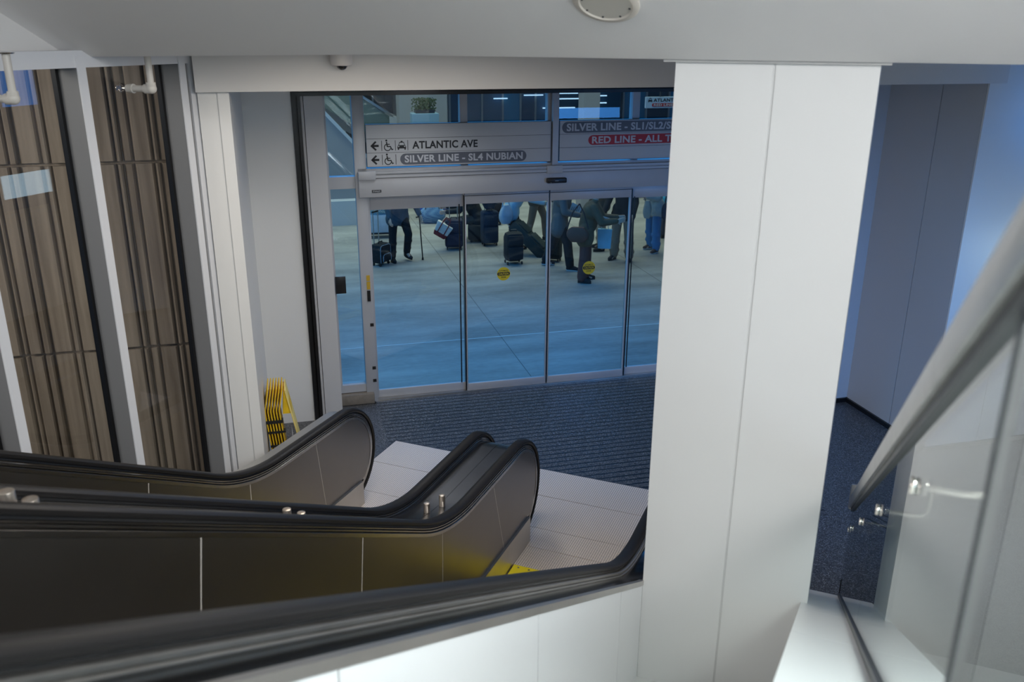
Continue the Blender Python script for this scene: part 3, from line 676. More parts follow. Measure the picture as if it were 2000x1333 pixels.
# ------------------------------------------------------------------ direction signs over the doors
DOORMAP = True
def arrow_mb(x, z, y, h=.075):
    b = MB(); w_ = .011
    b.add([(x, y, z), (x+.010, y, z+.012), (x+.088, y, z+.012), (x+.088, y, z-.012), (x+.010, y, z-.012)], [(0, 1, 2, 3, 4)])
    for s in (1, -1): b.add([(x-.004, y, z), (x+.050, y, z+s*.052), (x+.066, y, z+s*.040), (x+.020, y, z-s*.004)], [(0, 1, 2, 3)])
    return b
def wheel_mb(x, z, y):
    b = MB(); n = 22
    ring = [R(-20-250*k/n) for k in range(n+1)]
    b.add([(x+.040+r*math.cos(a), y, z-.018+r*math.sin(a)) for a in ring for r in (.040, .030)], [(2*k, 2*k+1, 2*k+3, 2*k+2) for k in range(n)])
    def seg(p, q, w_):
        d = (Vector(q)-Vector(p)); nn = Vector((-d.y, d.x)).normalized()*w_
        b.add([(p[0]+nn.x, y, p[1]+nn.y), (p[0]-nn.x, y, p[1]-nn.y), (q[0]-nn.x, y, q[1]-nn.y), (q[0]+nn.x, y, q[1]+nn.y)], [(0, 1, 2, 3)])
    seg((x+.030, z+.040), (x+.038, z-.012), .007); seg((x+.034, z+.014), (x+.066, z+.014), .005); seg((x+.036, z-.010), (x+.072, z-.010), .006)
    seg((x+.070, z-.006), (x+.088, z-.046), .006); seg((x+.084, z-.046), (x+.102, z-.038), .005)
    b.add([(x+.029+.011*math.cos(R(30*k)), y, z+.055+.011*math.sin(R(30*k))) for k in range(12)], [list(range(12))])
    return b
def taxi_mb(x, z, y):
    b = MB()
    def poly(pp): b.add([(x+p[0], y, z+p[1]) for p in pp], [list(range(len(pp)))])
    poly([(.008, -.012), (.016, .002), (.094, .002), (.102, -.012), (.104, -.034), (.006, -.034)])
    poly([(.018, .002), (.030, .034), (.036, .034), (.026, .002)]); poly([(.084, .002), (.074, .034), (.080, .034), (.092, .002)])
    poly([(.028, .028), (.028, .036), (.082, .036), (.082, .028)]); poly([(.042, .036), (.046, .048), (.064, .048), (.068, .036)])
    poly([(.010, -.034), (.010, -.048), (.026, -.048), (.026, -.034)]); poly([(.084, -.034), (.084, -.048), (.100, -.048), (.100, -.034)])
    return b
def taxi_lights(x, z, y):
    b = MB()
    for cx in (.022, .088): b.add([(x+cx+.008*math.cos(R(36*k)), y, z-.012+.007*math.sin(R(36*k))) for k in range(10)], [list(range(10))])
    return b
SN = 9.035
sg = thing('direction_sign', 'long grey sign board reading Atlantic Ave and Silver Line, left over the doors', 'sign', FD, (1.49, 9.05, 2.77), 'direction signs over the doors')
x0, x1 = .41, 2.525; zs = [2.785, 2.935, 3.085, 3.235]
for a, b in zip(zs[:-1], zs[1:]): MB().box(x0, x1, SN, SN+.03, a+.002, b-.002).build('sign_slat', M['signpanel'], sg)
MB().box(x0, x1, SN+.006, SN+.05, 2.782, 3.238).build('sign_back', M['dark'], sg)
y = SN-.001
ik = MB()
for z in (3.010, 2.860):
    for q in (arrow_mb(.455, z, y), wheel_mb(.60, z, y)): ik.add(q.v, q.f)
    for x in ((.573, .724, .862) if z > 3 else (.573, .724)): ik.add([(x, y, z-.055), (x+.006, y, z-.055), (x+.006, y, z+.055), (x, y, z+.055)], [(0, 1, 2, 3)])
q = taxi_mb(.742, 3.010, y); ik.add(q.v, q.f)
q = mb_text('ATLANTIC AVE', .915, 1.660, 2.968, 3.052, y, .03); ik.add(q.v, q.f)
ik.build('pictogram', M['ink'], sg)
q = taxi_lights(.742, 3.010, y-.0006); q.build('taxi_headlight', M['signpanel'], sg)
MB().prism(pill_poly(.775, 2.235, 2.800, 2.920), 'y', SN-.002, SN).build('route_band', M['pill'], sg)
mb_text('SILVER LINE - SL4 NUBIAN', .825, 2.190, 2.822, 2.902, SN-.003, .03).build('route_lettering', M['lettering'], sg)
sg = thing('direction_sign', 'grey sign board with grey Silver Line and red Red Line bands, right over the doors', 'sign', FD, (3.7, 9.05, 2.77), 'direction signs over the doors')
x0, x1 = 2.635, 4.78
for a, b in zip(zs[:-1], zs[1:]): MB().box(x0, x1, SN, SN+.03, a+.002, b-.002).build('sign_slat', M['signpanel'], sg)
MB().box(x0, x1, SN+.006, SN+.05, 2.782, 3.238).build('sign_back', M['dark'], sg)
MB().prism(pill_poly(2.66, 4.60, 3.098, 3.222), 'y', SN-.002, SN).build('route_band', M['pill'], sg)
mb_text('SILVER LINE - SL1/SL2/SL3', 2.715, 4.14, 3.118, 3.204, SN-.003, .03).build('route_lettering', M['lettering'], sg)
rb = MB().prism(pill_poly(2.985, 4.70, 2.958, 3.068), 'y', SN-.002, SN).build('route_band', M['red'], sg); rb['label'] = 'red route band'
mb_text('RED LINE - ALL TRAINS', 3.03, 4.40, 2.972, 3.054, SN-.003, .03).build('route_lettering', M['lettering'], sg)
struct(MB().box(2.545, 2.615, 9.02, 9.09, 2.74, 3.6).build('trim_sign_post', M['alu'], None, FD))

DOORMAP = False
# ------------------------------------------------------------------ folded wet floor signs in the corner by the wall
for i in range(6):
    u0 = -.292+.0255*i; n0 = 7.74
    labs = ['leftmost of the folded yellow wet floor signs in the corner by the wall', 'second folded yellow wet floor sign from the left in the corner', 'third folded yellow wet floor sign from the left in the corner', 'fourth folded yellow wet floor sign from the left in the corner', 'fifth folded yellow wet floor sign, next to the outermost one', 'outermost yellow wet floor sign with its pale printed face turned to the doors']
    ws = thing('wet_floor_sign', labs[i], 'wet floor sign', FD, (u0, n0, 0), 'folded wet floor signs')
    pr = [(.030, 0), (-.004, .40), (-.036, .78), (.008, 1.00), (.019, 1.00), (-.025, .78), (.007, .40), (.041, 0)]
    MB().prism([(u0+a*(1 if a > 0 else 1), z) for a, z in pr], 'y', n0, n0+.30).build('front_leaf', M['signyellow'], ws, bev=.003)
    hb = MB().box(u0-.020, u0+.012, n0-.006, n0+.05, .56, .58).box(u0-.030, u0-.002, n0-.006, n0+.05, .66, .69).box(u0-.008, u0+.016, n0-.006, n0+.05, .42, .44)
    hb.build('hinge_clip', M['signblack'], ws)
    if i == 5:
        MB().prism([(u0+.03, .98), (u0+.042, .98), (u0+.215, 0), (u0+.203, 0)], 'y', n0-.0, n0+.30).build('back_leaf', M['paleyellow'], ws, bev=.003)
        MB().prism([(u0+.02, .96), (u0+.045, .96), (u0+.085, .74), (u0+.0, .74)], 'y', n0+.02, n0+.28).build('handle_plate', M['signyellow'], ws)
        k = MB().prism([(u0+.075, .40), (u0+.10, .44), (u0+.115, .34), (u0+.08, .28)], 'y', n0-.004, n0); k.build('printed_symbol', M['redmark'], ws)
        k = MB().prism([(u0+.07, .62), (u0+.085, .42), (u0+.14, .15), (u0+.06, .15)], 'y', n0+.001, n0+.003); k.build('printed_panel', M['lettering'], ws)
# ------------------------------------------------------------------ concourse beyond the doors
def fd(x, y): # world xy -> door frame
    v = FD.inverted() @ Vector((x, y, 0)); return v.x, v.y
stt2 = thing('concourse_wall', None, None, FD, (6, 31, 0), kind='structure'); stt2.name = 'wall_concourse'; ORG[stt2.name] = (6, 31, 0)
bl = [mat('blue_glass_%d' % i, c, .25) for i, c in enumerate(((.045, .12, .23), (.07, .18, .32), (.03, .07, .12), (.02, .035, .05), (.05, .32, .55)))]
random.seed(5)
pu = [-18, -14, -10, -6, -2, .5, 2.2, 3.2, 3.9, 5.85, 6.35, 7.0, 7.75, 8.4, 8.95, 9.8, 10.6, 11.3, 12.3, 13.2, 14.1, 15.5, 18, 22]
ck = [2, 0, 3, 2, 0, 2, 3, 2, None, 0, 1, 1, 4, 0, 1, 3, 3, 2, 4, 2, 4, 0, 2]
for a, b, k in zip(pu[:-1], pu[1:], ck):
    if k is None: continue
    MB().box(a+.03, b-.03, 31.0, 31.1, .25, 5.2).build('wall_panel', bl[k], stt2)
    MB().box(a-.03, a+.03, 30.94, 31.1, 0, 5.2).build('mullion', M['alu'], stt2)
MB().box(-18, 22, 30.96, 31.15, 0, .25).box(-18, 22, 30.95, 31.1, 2.55, 2.62).build('base_rail', M['dark'], stt2)
em, EN, EL, EP = new_mat('strip_light_glow'); EP.inputs['Emission Color'].default_value = (.75, .85, 1, 1); EP.inputs['Emission Strength'].default_value = 1.1
for k, (u0, u1, z) in enumerate(((9.3, 10.5, 2.05), (9.4, 10.9, 1.86), (9.2, 10.4, 1.55), (10.9, 11.6, 1.95), (10.9, 11.6, 1.70), (7.4, 7.9, 1.9), (8.5, 9.2, 2.0))): MB().box(u0, u1, 30.85, 30.9, z, z+.035).build('strip_light', em, stt2)
gw = mat('grey_concourse_panel', (.30, .30, .31), .6)
struct(MB().box(2.95, 4.15, 22.3, 22.9, 0, 5.2).build('wall_concourse_pier', gw, None, FD))
struct(MB().box(-18, 22, 9.86, 31.2, 8.2, 8.4).box(-18, 22, 31.1, 31.3, 0, 8.4).build('ceiling_concourse', gw, None, FD))
# planter with greenery and pale blue box in front of the pier
tag(MB().box(3.1, 3.75, 21.2, 21.6, 0, 2.28).build('kiosk', mat('pale_blue_kiosk', (.16, .27, .36), .5), None, FD, bev=.02), 'pale blue kiosk in front of the grey pier, seen over the left sign', 'kiosk')
random.seed(3)
lf = MB()
for k in range(700):
    a = random.uniform(0, 6.28); h = random.uniform(2.3, 2.62); r = random.uniform(.02, .30); x = 3.42+r*math.cos(a); y = 21.4+.55*r*math.sin(a); t = random.uniform(0, 6.28); q = random.uniform(.018, .034)
    lf.add([(x-q*math.cos(t), y-q*math.sin(t), h), (x, y+.01, h-.02), (x+q*math.cos(t), y+q*math.sin(t), h+.01), (x, y, h+q)], [(0, 1, 2), (0, 2, 3)])
pt = thing('potted_plant', 'leafy plant standing on top of the pale blue kiosk', 'plant', FD, (3.42, 21.4, 2.28))
lf.build('foliage', mat('green_leaf', (.10, .13, .06), .6, noise=.5, nscale=9), pt); MB().box(3.2, 3.65, 21.25, 21.55, 2.28, 2.36).build('planter_box', M['dark'], pt)
# escalator and stair on the far side, rising to the left
fe = thing('escalator', 'distant escalator rising to the left beyond the doors, seen over the left sign', 'escalator', FD, (2.6, 24, 0))
def slope_bar(x0, z0, x1, z1, w, y0, y1): return MB().prism([(x0, z0), (x1, z1), (x1, z1-w), (x0, z0-w)], 'y', y0, y1)
for y in (24.0, 25.1):
    slope_bar(3.0, 2.02, -.6, 4.35, .07, y, y+.09).build('handrail', M['satin'], fe)
    slope_bar(3.0, 1.93, -.6, 4.26, .85, y+.03, y+.06).build('balustrade', mat('green_glass_far', (.10, .14, .13), .2), fe)
    MB().prism([(3.0+.34*math.cos(R(90-18*k)), 1.62+.36*math.sin(R(90-18*k))) for k in range(11)]+[(2.9, 1.26), (2.9, 1.98)], 'y', y, y+.09).build('newel', M['alu'], fe)
slope_bar(3.2, 1.25, -.6, 3.5, .5, 24.1, 25.1).build('step_band', M['step'], fe); MB().box(2.2, 3.6, 23.9, 25.3, 0, 1.0).build('plinth', bl[3], fe)
fs = thing('balustrade', 'pale sloping stair balustrade beyond the left sidelight', 'balustrade', FD, (1.2, 20, 0))
MB().prism([(.6, 2.62), (1.0, 2.45), (2.1, 1.2), (2.1, 0), (.6, 0)], 'y', 20.0, 20.2).build('solid_panel', gw, fs)
slope_bar(.95, 2.56, 2.15, 1.22, .10, 19.95, 20.05).build('sloping_cap', M['lettering'], fs)
MB().box(.2, 2.6, 19.7, 20.0, 0, .55).build('plinth', M['lettering'], fs)
# overhead sign further out
hs = thing('hanging_sign', 'pale hanging sign reading Atlantic Ave and Red Line, far beyond the doors', 'sign', FD, (8.6, 18, 2.6))
MB().box(7.66, 9.9, 18.0, 18.06, 2.585, 2.815).build('sign_board', mat('pale_blue_sign', (.42, .55, .70), .5), hs)
MB().prism(pill_poly(7.80, 9.2, 2.615, 2.685), 'y', 17.995, 18.0).build('route_band', M['red'], hs)
q = mb_text('ATLANTIC AVE EXIT', 7.83, 8.95, 2.715, 2.785, 17.996, .03); t = taxi_mb(7.70, 2.755, 17.996); q.add(t.v, t.f); q.build('lettering', M['ink'], hs)
mb_text('RED LINE - ALL TRAINS', 7.84, 8.95, 2.625, 2.675, 17.993, .03).build('route_lettering', M['lettering'], hs)
MB().tube([(8.0, 18.03, 2.81), (8.0, 18.03, 8.2)], .02, 8).tube([(9.6, 18.03, 2.81), (9.6, 18.03, 8.2)], .02, 8).build('hanger', M['dark'], hs)
struct(MB().box(7.1, 7.5, 20.4, 20.8, 0, 8.2).build('wall_concourse_column', gw, None, FD))

# ------------------------------------------------------------------ people
def Rx(v, a): # rotate in the forward/up plane
    return v
def person(label, x, y, az, H=1.72, lean=4, sway=0, legs=((0, 0, 3), (0, 0, 3)), arms=((10, 8, 20), (10, 8, 20)), top=(.2, .2, .2), pants=(.05, .05, .06), shoe=(.02, .02, .02), hair='hairdark', hem=.05, sole=None, look=6, bag_y=None, puff=.020, seat=None, flare=.0, pcuff=.055):
    k = H/1.72
    rz = R(-az); fr = Matrix.Translation((x, y, 0)) @ Matrix.Rotation(rz, 4, 'Z')
    # joints in body frame: x right, y forward, z up
    def leg(side, fl, kn, ab):
        hip = Vector((side*.088*k, 0, 0)); a = R(fl); d = Vector((side*math.sin(R(ab)), math.sin(a), -math.cos(a))).normalized()
        knee = hip+d*.42*k; a2 = R(fl-kn); d2 = Vector((side*math.sin(R(ab))*.6, math.sin(a2), -math.cos(a2))).normalized()
        ank = knee+d2*.40*k; return hip, knee, ank
    L = [leg(-1, *legs[0][:3]), leg(1, *legs[1][:3])]
    low = min(l[2].z for l in L); pz = (-low+.085*k) if seat is None else seat
    P = Vector((0, 0, pz)); L = [[q+P for q in l] for l in L]
    sp = Vector((math.sin(R(sway)), math.sin(R(lean)), math.cos(R(lean)))).normalized()
    S0 = P+sp*.50*k; hd = Vector((0, math.sin(R(lean*.6+look)), math.cos(R(lean*.6+look))))
    NK = S0+hd*.07*k; HC = S0+hd*.215*k
    A = []
    for i, side in enumerate((-1, 1)):
        fl, ab, el = arms[i][:3]; inn = arms[i][3] if len(arms[i]) > 3 else 0
        sh = S0+Vector((side*.185*k, 0, -.035*k)); a = R(fl)
        d = Vector((side*math.sin(R(ab)), math.sin(a)*math.cos(R(ab)), -math.cos(a)*math.cos(R(ab)))); elb = sh+d*.29*k
        a2 = R(fl+el); d2 = Vector((side*math.sin(R(ab))*.5-side*math.sin(R(inn)), math.sin(a2), -math.cos(a2))).normalized(); wr = elb+d2*.25*k
        A.append((sh, elb, wr, d2))
    body = MB(); C_ = body.capsule
    C_(P+Vector((-.075*k, 0, .02)), P+Vector((.075*k, 0, .02)), .098*k, .098*k); C_(P+sp*.12*k, P+sp*.36*k, .105*k, .115*k)
    C_(S0-sp*.13*k+Vector((-.085*k, 0, 0)), S0-sp*.13*k+Vector((.085*k, 0, 0)), .098*k, .098*k); C_(S0-sp*.03*k+Vector((-.15*k, 0, -.01)), S0-sp*.03*k+Vector((.15*k, 0, -.01)), .055*k, .055*k)
    C_(S0-sp*.02, NK+hd*.04*k, .058*k, .052*k)
    body.ell(HC+Vector((0, -.008, .02*k)), .075*k, .095*k, .105*k); body.ell(HC+Vector((0, .03*k, -.05*k)), .055*k, .06*k, .065*k)
    C_(HC+Vector((0, .092*k, .005)), HC+Vector((0, .108*k, -.022*k)), .009*k, .014*k, 8); C_(HC+Vector((-.022*k, .082*k, -.055*k)), HC+Vector((.022*k, .082*k, -.055*k)), .010*k, .010*k, 8)
    C_(HC+Vector((-.045*k, .078*k, .033*k)), HC+Vector((.045*k, .078*k, .033*k)), .012*k, .012*k, 8)
    for sd in (-1, 1): body.ell(HC+Vector((sd*.077*k, -.005, -.005)), .012*k, .022*k, .034*k, 10, 6)
    for hip, knee, ank in L: C_(hip, knee, .080*k, .054*k); C_(knee, ank, .055*k, .037*k); C_(ank, ank+Vector((0, .10*k, -.05*k)), .036*k, .028*k)
    for i, (sh, elb, wr, d2) in enumerate(A):
        sd = -1 if i == 0 else 1
        C_(sh, elb, .046*k, .038*k); C_(elb, wr, .038*k, .026*k)
        rt = Vector((1, 0, 0)); pn = d2.cross(rt).normalized(); rt = pn.cross(d2).normalized()   # thumb side = inwards
        for f in (-.025, 0, .025): C_(wr+d2*.02*k+pn*f*k, wr+d2*.085*k+pn*f*1.1*k, .014*k, .014*k, 8)
        for f, ln in ((-.036, .060), (-.012, .074), (.012, .078), (.036, .068)):
            b0 = wr+d2*.095*k+pn*f*k; cur = rt*(-sd); m = b0+d2*ln*.5*k+cur*.008; C_(b0, m, .0095*k, .009*k, 8); C_(m, m+(d2*.6+cur*.8).normalized()*ln*.55*k, .009*k, .008*k, 8)
        tb = wr+d2*.03*k+pn*.034*k; C_(tb, tb+(d2*.7+pn*.7).normalized()*.055*k, .012*k, .009*k, 8)
    root = bpy.data.objects.new('person', None); col.objects.link(root); root.matrix_world = fr; ORG[root.name] = (0, 0, 0); root.empty_display_size = .1
    tag(root, label, 'person')
    body.build('body', M['skin'], root, remesh=.0095, relax=2)
    tr = MB(); g = .016
    tr.capsule(P+Vector((-.07*k, 0, .03)), P+Vector((.07*k, 0, .03)), .112*k, .112*k); tr.capsule(P+Vector((0, 0, .02)), P+sp*.14*k, .11*k, .112*k)
    for hip, knee, ank in L:
        tr.capsule(hip, knee, .098*k, .074*k+flare); tr.capsule(knee, ank+(knee-ank).normalized()*.02, .074*k+flare, (pcuff+.012)*k+flare)
        for f, ax in ((.35, .3), (.75, -.25)): # soft fabric folds
            q = knee.lerp(ank, f); tr.capsule(q+Vector((-.03, .02*ax, 0)), q+Vector((.03, .03, .01)), .055*k+flare, .05*k+flare, 8)
    tr.build('trousers', cloth(pants), root, remesh=.013, relax=3)
    jk = MB(); J = jk.capsule
    J(P+sp*.04*k+Vector((-.075*k, 0, 0)), P+sp*.04*k+Vector((.075*k, 0, 0)), .115*k+puff*.6, .115*k+puff*.6); J(P+sp*.10*k, P+sp*.38*k, .12*k+puff, .128*k+puff)
    J(S0-sp*.13*k+Vector((-.085*k, 0, 0)), S0-sp*.13*k+Vector((.085*k, 0, 0)), .108*k+puff, .108*k+puff); J(S0-sp*.035*k+Vector((-.15*k, 0, -.01)), S0-sp*.035*k+Vector((.15*k, 0, -.01)), .062*k+puff*.6, .062*k+puff*.6)
    J(S0-sp*.02, S0+hd*.04*k, .07*k, .066*k)
    if hem > 0:
        for sd in (-1, 1): J(P+Vector((sd*.07*k, 0, 0)), P+Vector((sd*.085*k, -.01, -hem)), .12*k+puff*.6, .125*k+puff*.8)
    for sh, elb, wr, d2 in A: J(sh, elb, .058*k+puff*.5, .050*k+puff*.5); J(elb, wr-d2*.01, .050*k+puff*.5, .038*k+puff*.4)
    jk.build('jacket', cloth(top), root, remesh=.013, relax=3)
    hr = MB(); hr.ell(HC+Vector((0, -.018*k, .038*k)), .083*k, .098*k, .098*k); hr.ell(HC+Vector((0, -.055*k, -.02*k)), .070*k, .055*k, .075*k)
    hr.build('hair', M[hair], root, remesh=.012, relax=1)
    for sd in (-1, 1): MB().ell(HC+Vector((sd*.030*k, .086*k, .012*k)), .010*k, .006*k, .007*k, 10, 6).build('eye', M['eye'], root, smooth=True)
    for i, (hip, knee, ank) in enumerate(L):
        tp = R(legs[i][3]) if len(legs[i]) > 3 else 0.
        out = R(9)*(1 if i else -1)
        f = Vector((math.sin(out)*math.cos(tp), math.cos(out)*math.cos(tp), math.sin(tp))); dn = Vector((0, math.sin(tp), -math.cos(tp)))
        s_ = MB(); h0 = ank+dn*.045*k-f*.035*k
        s_.capsule(ank+dn*.02, h0, .044*k, .038*k); s_.capsule(h0, ank+dn*.05*k+f*.14*k, .038*k, .036*k); s_.capsule(ank+dn*.01, ank+dn*.045*k+f*.10*k, .042*k, .040*k)
        so = s_.build('shoe', cloth(shoe), root, remesh=.010, relax=2)
        rt = f.cross(dn).normalized(); b = MB(); pts = []
        c0 = ank+dn*.066*k
        for t in range(16):
            a = 2*math.pi*t/16; pts.append(c0+f*(.052*k+.125*k*math.cos(a))+rt*(.043*k*math.sin(a)))
        b.rings([[q for q in pts], [q+dn*.019*k for q in pts]]); b.build('sole', cloth(sole or (.02, .02, .02)), so, bev=.004)
    return root, fr, dict(P=P, S=S0, A=A, L=L, k=k)
def W(fr, v): return fr @ Vector(v)

p1, f1, j1 = person('person in dark trousers walking with a black cane, left behind the glass', -2.15, 16.22, 146, 1.74, 8, 0, ((24, 44, 5, -12), (2, 2, 5)), ((16, 17, 16), (8, 14, 25)), (.045, .075, .10), (.008, .008, .010), hem=.12, puff=.03)
p2, f2, j2 = person('seated person in black beside the tall dark blue suitcase', -.72, 17.98, -92, 1.72, 24, 0, ((84, 84, 10), (80, 92, 8)), ((38, 10, 45, 10), (40, 12, 48, 10)), (.010, .012, .020), (.035, .04, .045), seat=.47, look=14, puff=.03)
p3, f3, j3 = person('person in a pale blue jacket bending forward behind the black suitcases', -.02, 17.05, 96, 1.70, 26, 0, ((14, 10, 5), (4, 4, 5)), ((45, 8, 30, 8), (40, 10, 35, 8)), (.38, .56, .66), (.012, .012, .016), hem=.14, puff=.05)
p4, f4, j4 = person('person in brown grey trousers leaning over, left of the middle door seam', .48, 17.9, 105, 1.74, 18, 0, ((20, 16, 8), (-8, 6, 8)), ((30, 10, 20), (36, 12, 25)), (.07, .065, .06), (.15, .125, .10), hem=.04)
p5, f5, j5 = person('person in black trousers stepping right, just right of the middle door seam', .86, 15.72, 100, 1.78, 6, 0, ((-16, 6, 5), (22, 14, 5)), ((15, 10, 60, 20), (12, 12, 65, 20)), (.13, .12, .115), (.010, .011, .015), shoe=(.015, .015, .02), sole=(.45, .5, .52), hem=.16, flare=.010, puff=.035)
p6, f6, j6 = person('person in a long brown coat holding white paper, behind the right caution sticker', 1.26, 14.82, 97, 1.70, 15, 0, ((4, 6, 4), (-2, 2, 4)), ((32, 6, 62, 14), (30, 8, 66, 14)), (.105, .075, .042), (.115, .040, .034), shoe=(.012, .012, .014), hem=.13, puff=.04, flare=.008, pcuff=.065)
p7, f7, j7 = person('person in grey khaki trousers and dark shirt behind the paper bag', 1.76, 17.2, -100, 1.76, 2, 0, ((3, 4, 5), (-2, 2, 5)), ((22, 8, 70, 12), (8, 10, 20)), (.07, .06, .05), (.30, .25, .20), shoe=(.012, .014, .02), hem=.02, flare=.012)
p8, f8, j8 = person('person in black shirt and taupe trousers beside the dark door stile', 2.08, 16.32, -150, 1.80, 2, 0, ((2, 3, 6), (0, 2, 6)), ((12, 14, 30), (8, 16, 24)), (.012, .012, .014), (.25, .19, .135), shoe=(.014, .016, .022), hem=.06, flare=.014, puff=.03)
p9, f9, j9 = person('person in pale grey jacket and blue jeans with brown shoes, far right', 2.78, 17.08, -128, 1.74, 6, 0, ((6, 6, 5), (-6, 4, 6)), ((24, 8, 78, 16), (24, 10, 70, 14)), (.42, .46, .46), (.05, .20, .42), shoe=(.075, .045, .04), sole=(.6, .6, .6), hem=.08, flare=.012, puff=.045)
p10, f10, j10 = person('person in a cyan top standing behind the grey jacket person', 3.30, 18.2, 30, 1.72, 2, 0, ((2, 2, 5), (0, 2, 5)), ((5, 8, 12), (5, 8, 12)), (.06, .42, .58), (.05, .05, .07), hem=.05)
p11, f11, j11 = person('person in bright blue trousers behind the patterned duffel bag', -1.75, 21.0, 170, 1.74, 2, 0, ((3, 3, 5), (-2, 2, 5)), ((8, 8, 20), (8, 8, 20)), (.03, .10, .30), (.02, .13, .62), hem=.03, flare=.02)

# ------------------------------------------------------------------ luggage
def wfr(x, y, az): return Matrix.Translation((x, y, 0)) @ Matrix.Rotation(R(-az), 4, 'Z')
def lug(name, label, cat, fr, group=None):
    o = bpy.data.objects.new(name, None); col.objects.link(o); o.matrix_world = fr; ORG[o.name] = (0, 0, 0); o.empty_display_size = .1
    return tag(o, label, cat, group)
def suitcase(label, x, y, az, w, d, h, c, handle=0., tilt=0., piping=None, ribs=0, soft=0.):
    fr = wfr(x, y, az)
    if tilt: fr = fr @ Matrix.Translation((0, 0, 0)) @ Matrix.Rotation(R(tilt), 4, 'X')
    o = lug('suitcase', label, 'suitcase', fr, 'suitcases and bags on the concourse')
    m = cloth(c); b = MB().box(-w/2, w/2, -d/2, d/2, .05, .05+h); b.build('shell', m, o, bev=soft or min(.05, d*.2))
    pk = MB().box(-w*.40, w*.40, d/2-.005, d/2+.035, .05+h*.10, .05+h*.52); pk.build('front_pocket', m, o, bev=.02)
    MB().box(-w*.40, w*.40, d/2-.005, d/2+.022, .05+h*.58, .05+h*.9).build('front_pocket', m, o, bev=.02)
    if ribs:
        r = MB()
        for i in range(ribs):
            xx = -w*.42+w*.84*i/(ribs-1); r.box(xx-.006, xx+.006, -d/2-.006, d/2+.006, .07+.02, .05+h-.03)
        r.build('shell_rib', m, o)
    if piping:
        e = MB()
        for yy, sx, zt, zb in ((d/2+.002, w*.46, .05+h*.95, .07), (d/2+.037, w*.36, .05+h*.50, .05+h*.14)):
            pts = [(-sx, yy, zb)]+[(-sx+.06-.06*math.cos(R(15*k)), yy, zt-.06+.06*math.sin(R(15*k))) for k in range(7)]+[(sx-.06+.06*math.sin(R(15*k)), yy, zt-.06+.06*math.cos(R(15*k))) for k in range(7)]+[(sx, yy, zb)]
            e.tube(pts, .005, 6)
        e.build('piping', cloth(piping), o)
    for sx in (-1, 1):
        for sy in (-1, 1): MB().cyl((sx*w*.38-.012, sy*d*.32, .028), (sx*w*.38+.012, sy*d*.32, .028), .028, 12).build('wheel', M['black'], o)
    MB().tube([(-.06, 0, .05+h-.01), (-.055, 0, .05+h+.03), (.055, 0, .05+h+.03), (.06, 0, .05+h-.01)], .011, 8).build('carry_handle', M['black'], o)
    if handle:
        hh = MB()
        for sx in (-1, 1): hh.tube([(sx*w*.22, -d*.36, .05+h-.05), (sx*w*.22, -d*.36, .05+h+handle)], .010, 8)
        hd_ = hh.build('telescopic_handle', M['satin'], o); MB().tube([(-w*.25, -d*.36, .05+h+handle), (w*.25, -d*.36, .05+h+handle)], .016, 8).build('grip', M['black'], hd_)
    return o, fr
def softbag(name, label, cat, fr, w, d, h, c, z0, m=None, strap=None, bev=.09, taper=.0, strapc=None):
    o = lug(name, label, cat, fr, 'suitcases and bags on the concourse')
    b = MB().box(-w/2, w/2, -d/2, d/2, z0, z0+h)
    n = 7; b = MB(); rg = []
    for i in range(n):
        t = i/(n-1); sw = (math.sin(math.pi*min(max(t, .06), .94))**.35); tp = 1-taper*t
        rg.append([(w/2*tp*sw*(abs(math.cos(a))**.5)*(1 if math.cos(a) >= 0 else -1), d/2*tp*sw*(abs(math.sin(a))**.6)*(1 if math.sin(a) >= 0 else -1), z0+h*t+(.015*math.sin(3*a) if 0 < i < n-1 else 0)) for a in [2*math.pi*k/28 for k in range(28)]])
    b.rings(rg).build('bag_body', m or cloth(c), o, smooth=True)
    if strap:
        for pts in strap: MB().tube(pts, .012, 8).build('strap', cloth(strapc or tuple(x*.6 for x in c)), o, smooth=True)
    return o
blk = (.010, .011, .014); navy = (.012, .026, .055)
suitcase('small black roller case with white piping and long handle, left of the cane walker', -2.45, 15.90, 118, .34, .23, .36, blk, .58, piping=(.4, .42, .45))
suitcase('dark purple grey suitcase under the red and white tote', -1.17, 17.2, 175, .36, .28, .56, (.030, .028, .050), .42, ribs=5)
suitcase('tall dark navy suitcase beside the seated person', -.47, 17.55, 165, .34, .26, .66, navy, .42, ribs=4)
suitcase('upright black travel case in front of the pale blue jacket', .02, 16.05, 165, .36, .30, .56, blk, soft=.10)
suitcase('long dark green case tilted on its wheels beside the black travel case', .66, 16.62, 108, .34, .22, .86, (.020, .034, .034), .30, tilt=48)
suitcase('low black trunk under the seated person', -.72, 18.01, 88, .62, .42, .32, (.012, .012, .015))
suitcase('bright blue suitcase behind the patterned duffel', -1.98, 20.25, 175, .42, .28, .60, (.02, .10, .48), .30, ribs=4)
suitcase('black wheeled case strapped behind the person right of the middle seam', .78, 16.25, 200, .30, .22, .62, (.014, .024, .026), .45)
suitcase('black suitcase in the gap behind the pale blue jacket', -.42, 19.6, 175, .36, .24, .50, (.018, .014, .022), .5)
softbag('duffel_bag', 'blue woven duffel bag standing on the concourse in front of the blue suitcase', 'bag', wfr(-1.83, 19.75, 172), .62, .32, .36, (.06, .2, .42), 0, m=woven('blue_woven_fabric', (.03, .11, .28), (.20, .36, .52), 46), strap=[[(-.16, .1, .33), (-.12, .1, .48), (.12, .1, .48), (.16, .1, .33)], [(-.16, -.1, .33), (-.12, -.1, .48), (.12, -.1, .48), (.16, -.1, .33)]], strapc=(.03, .06, .12))
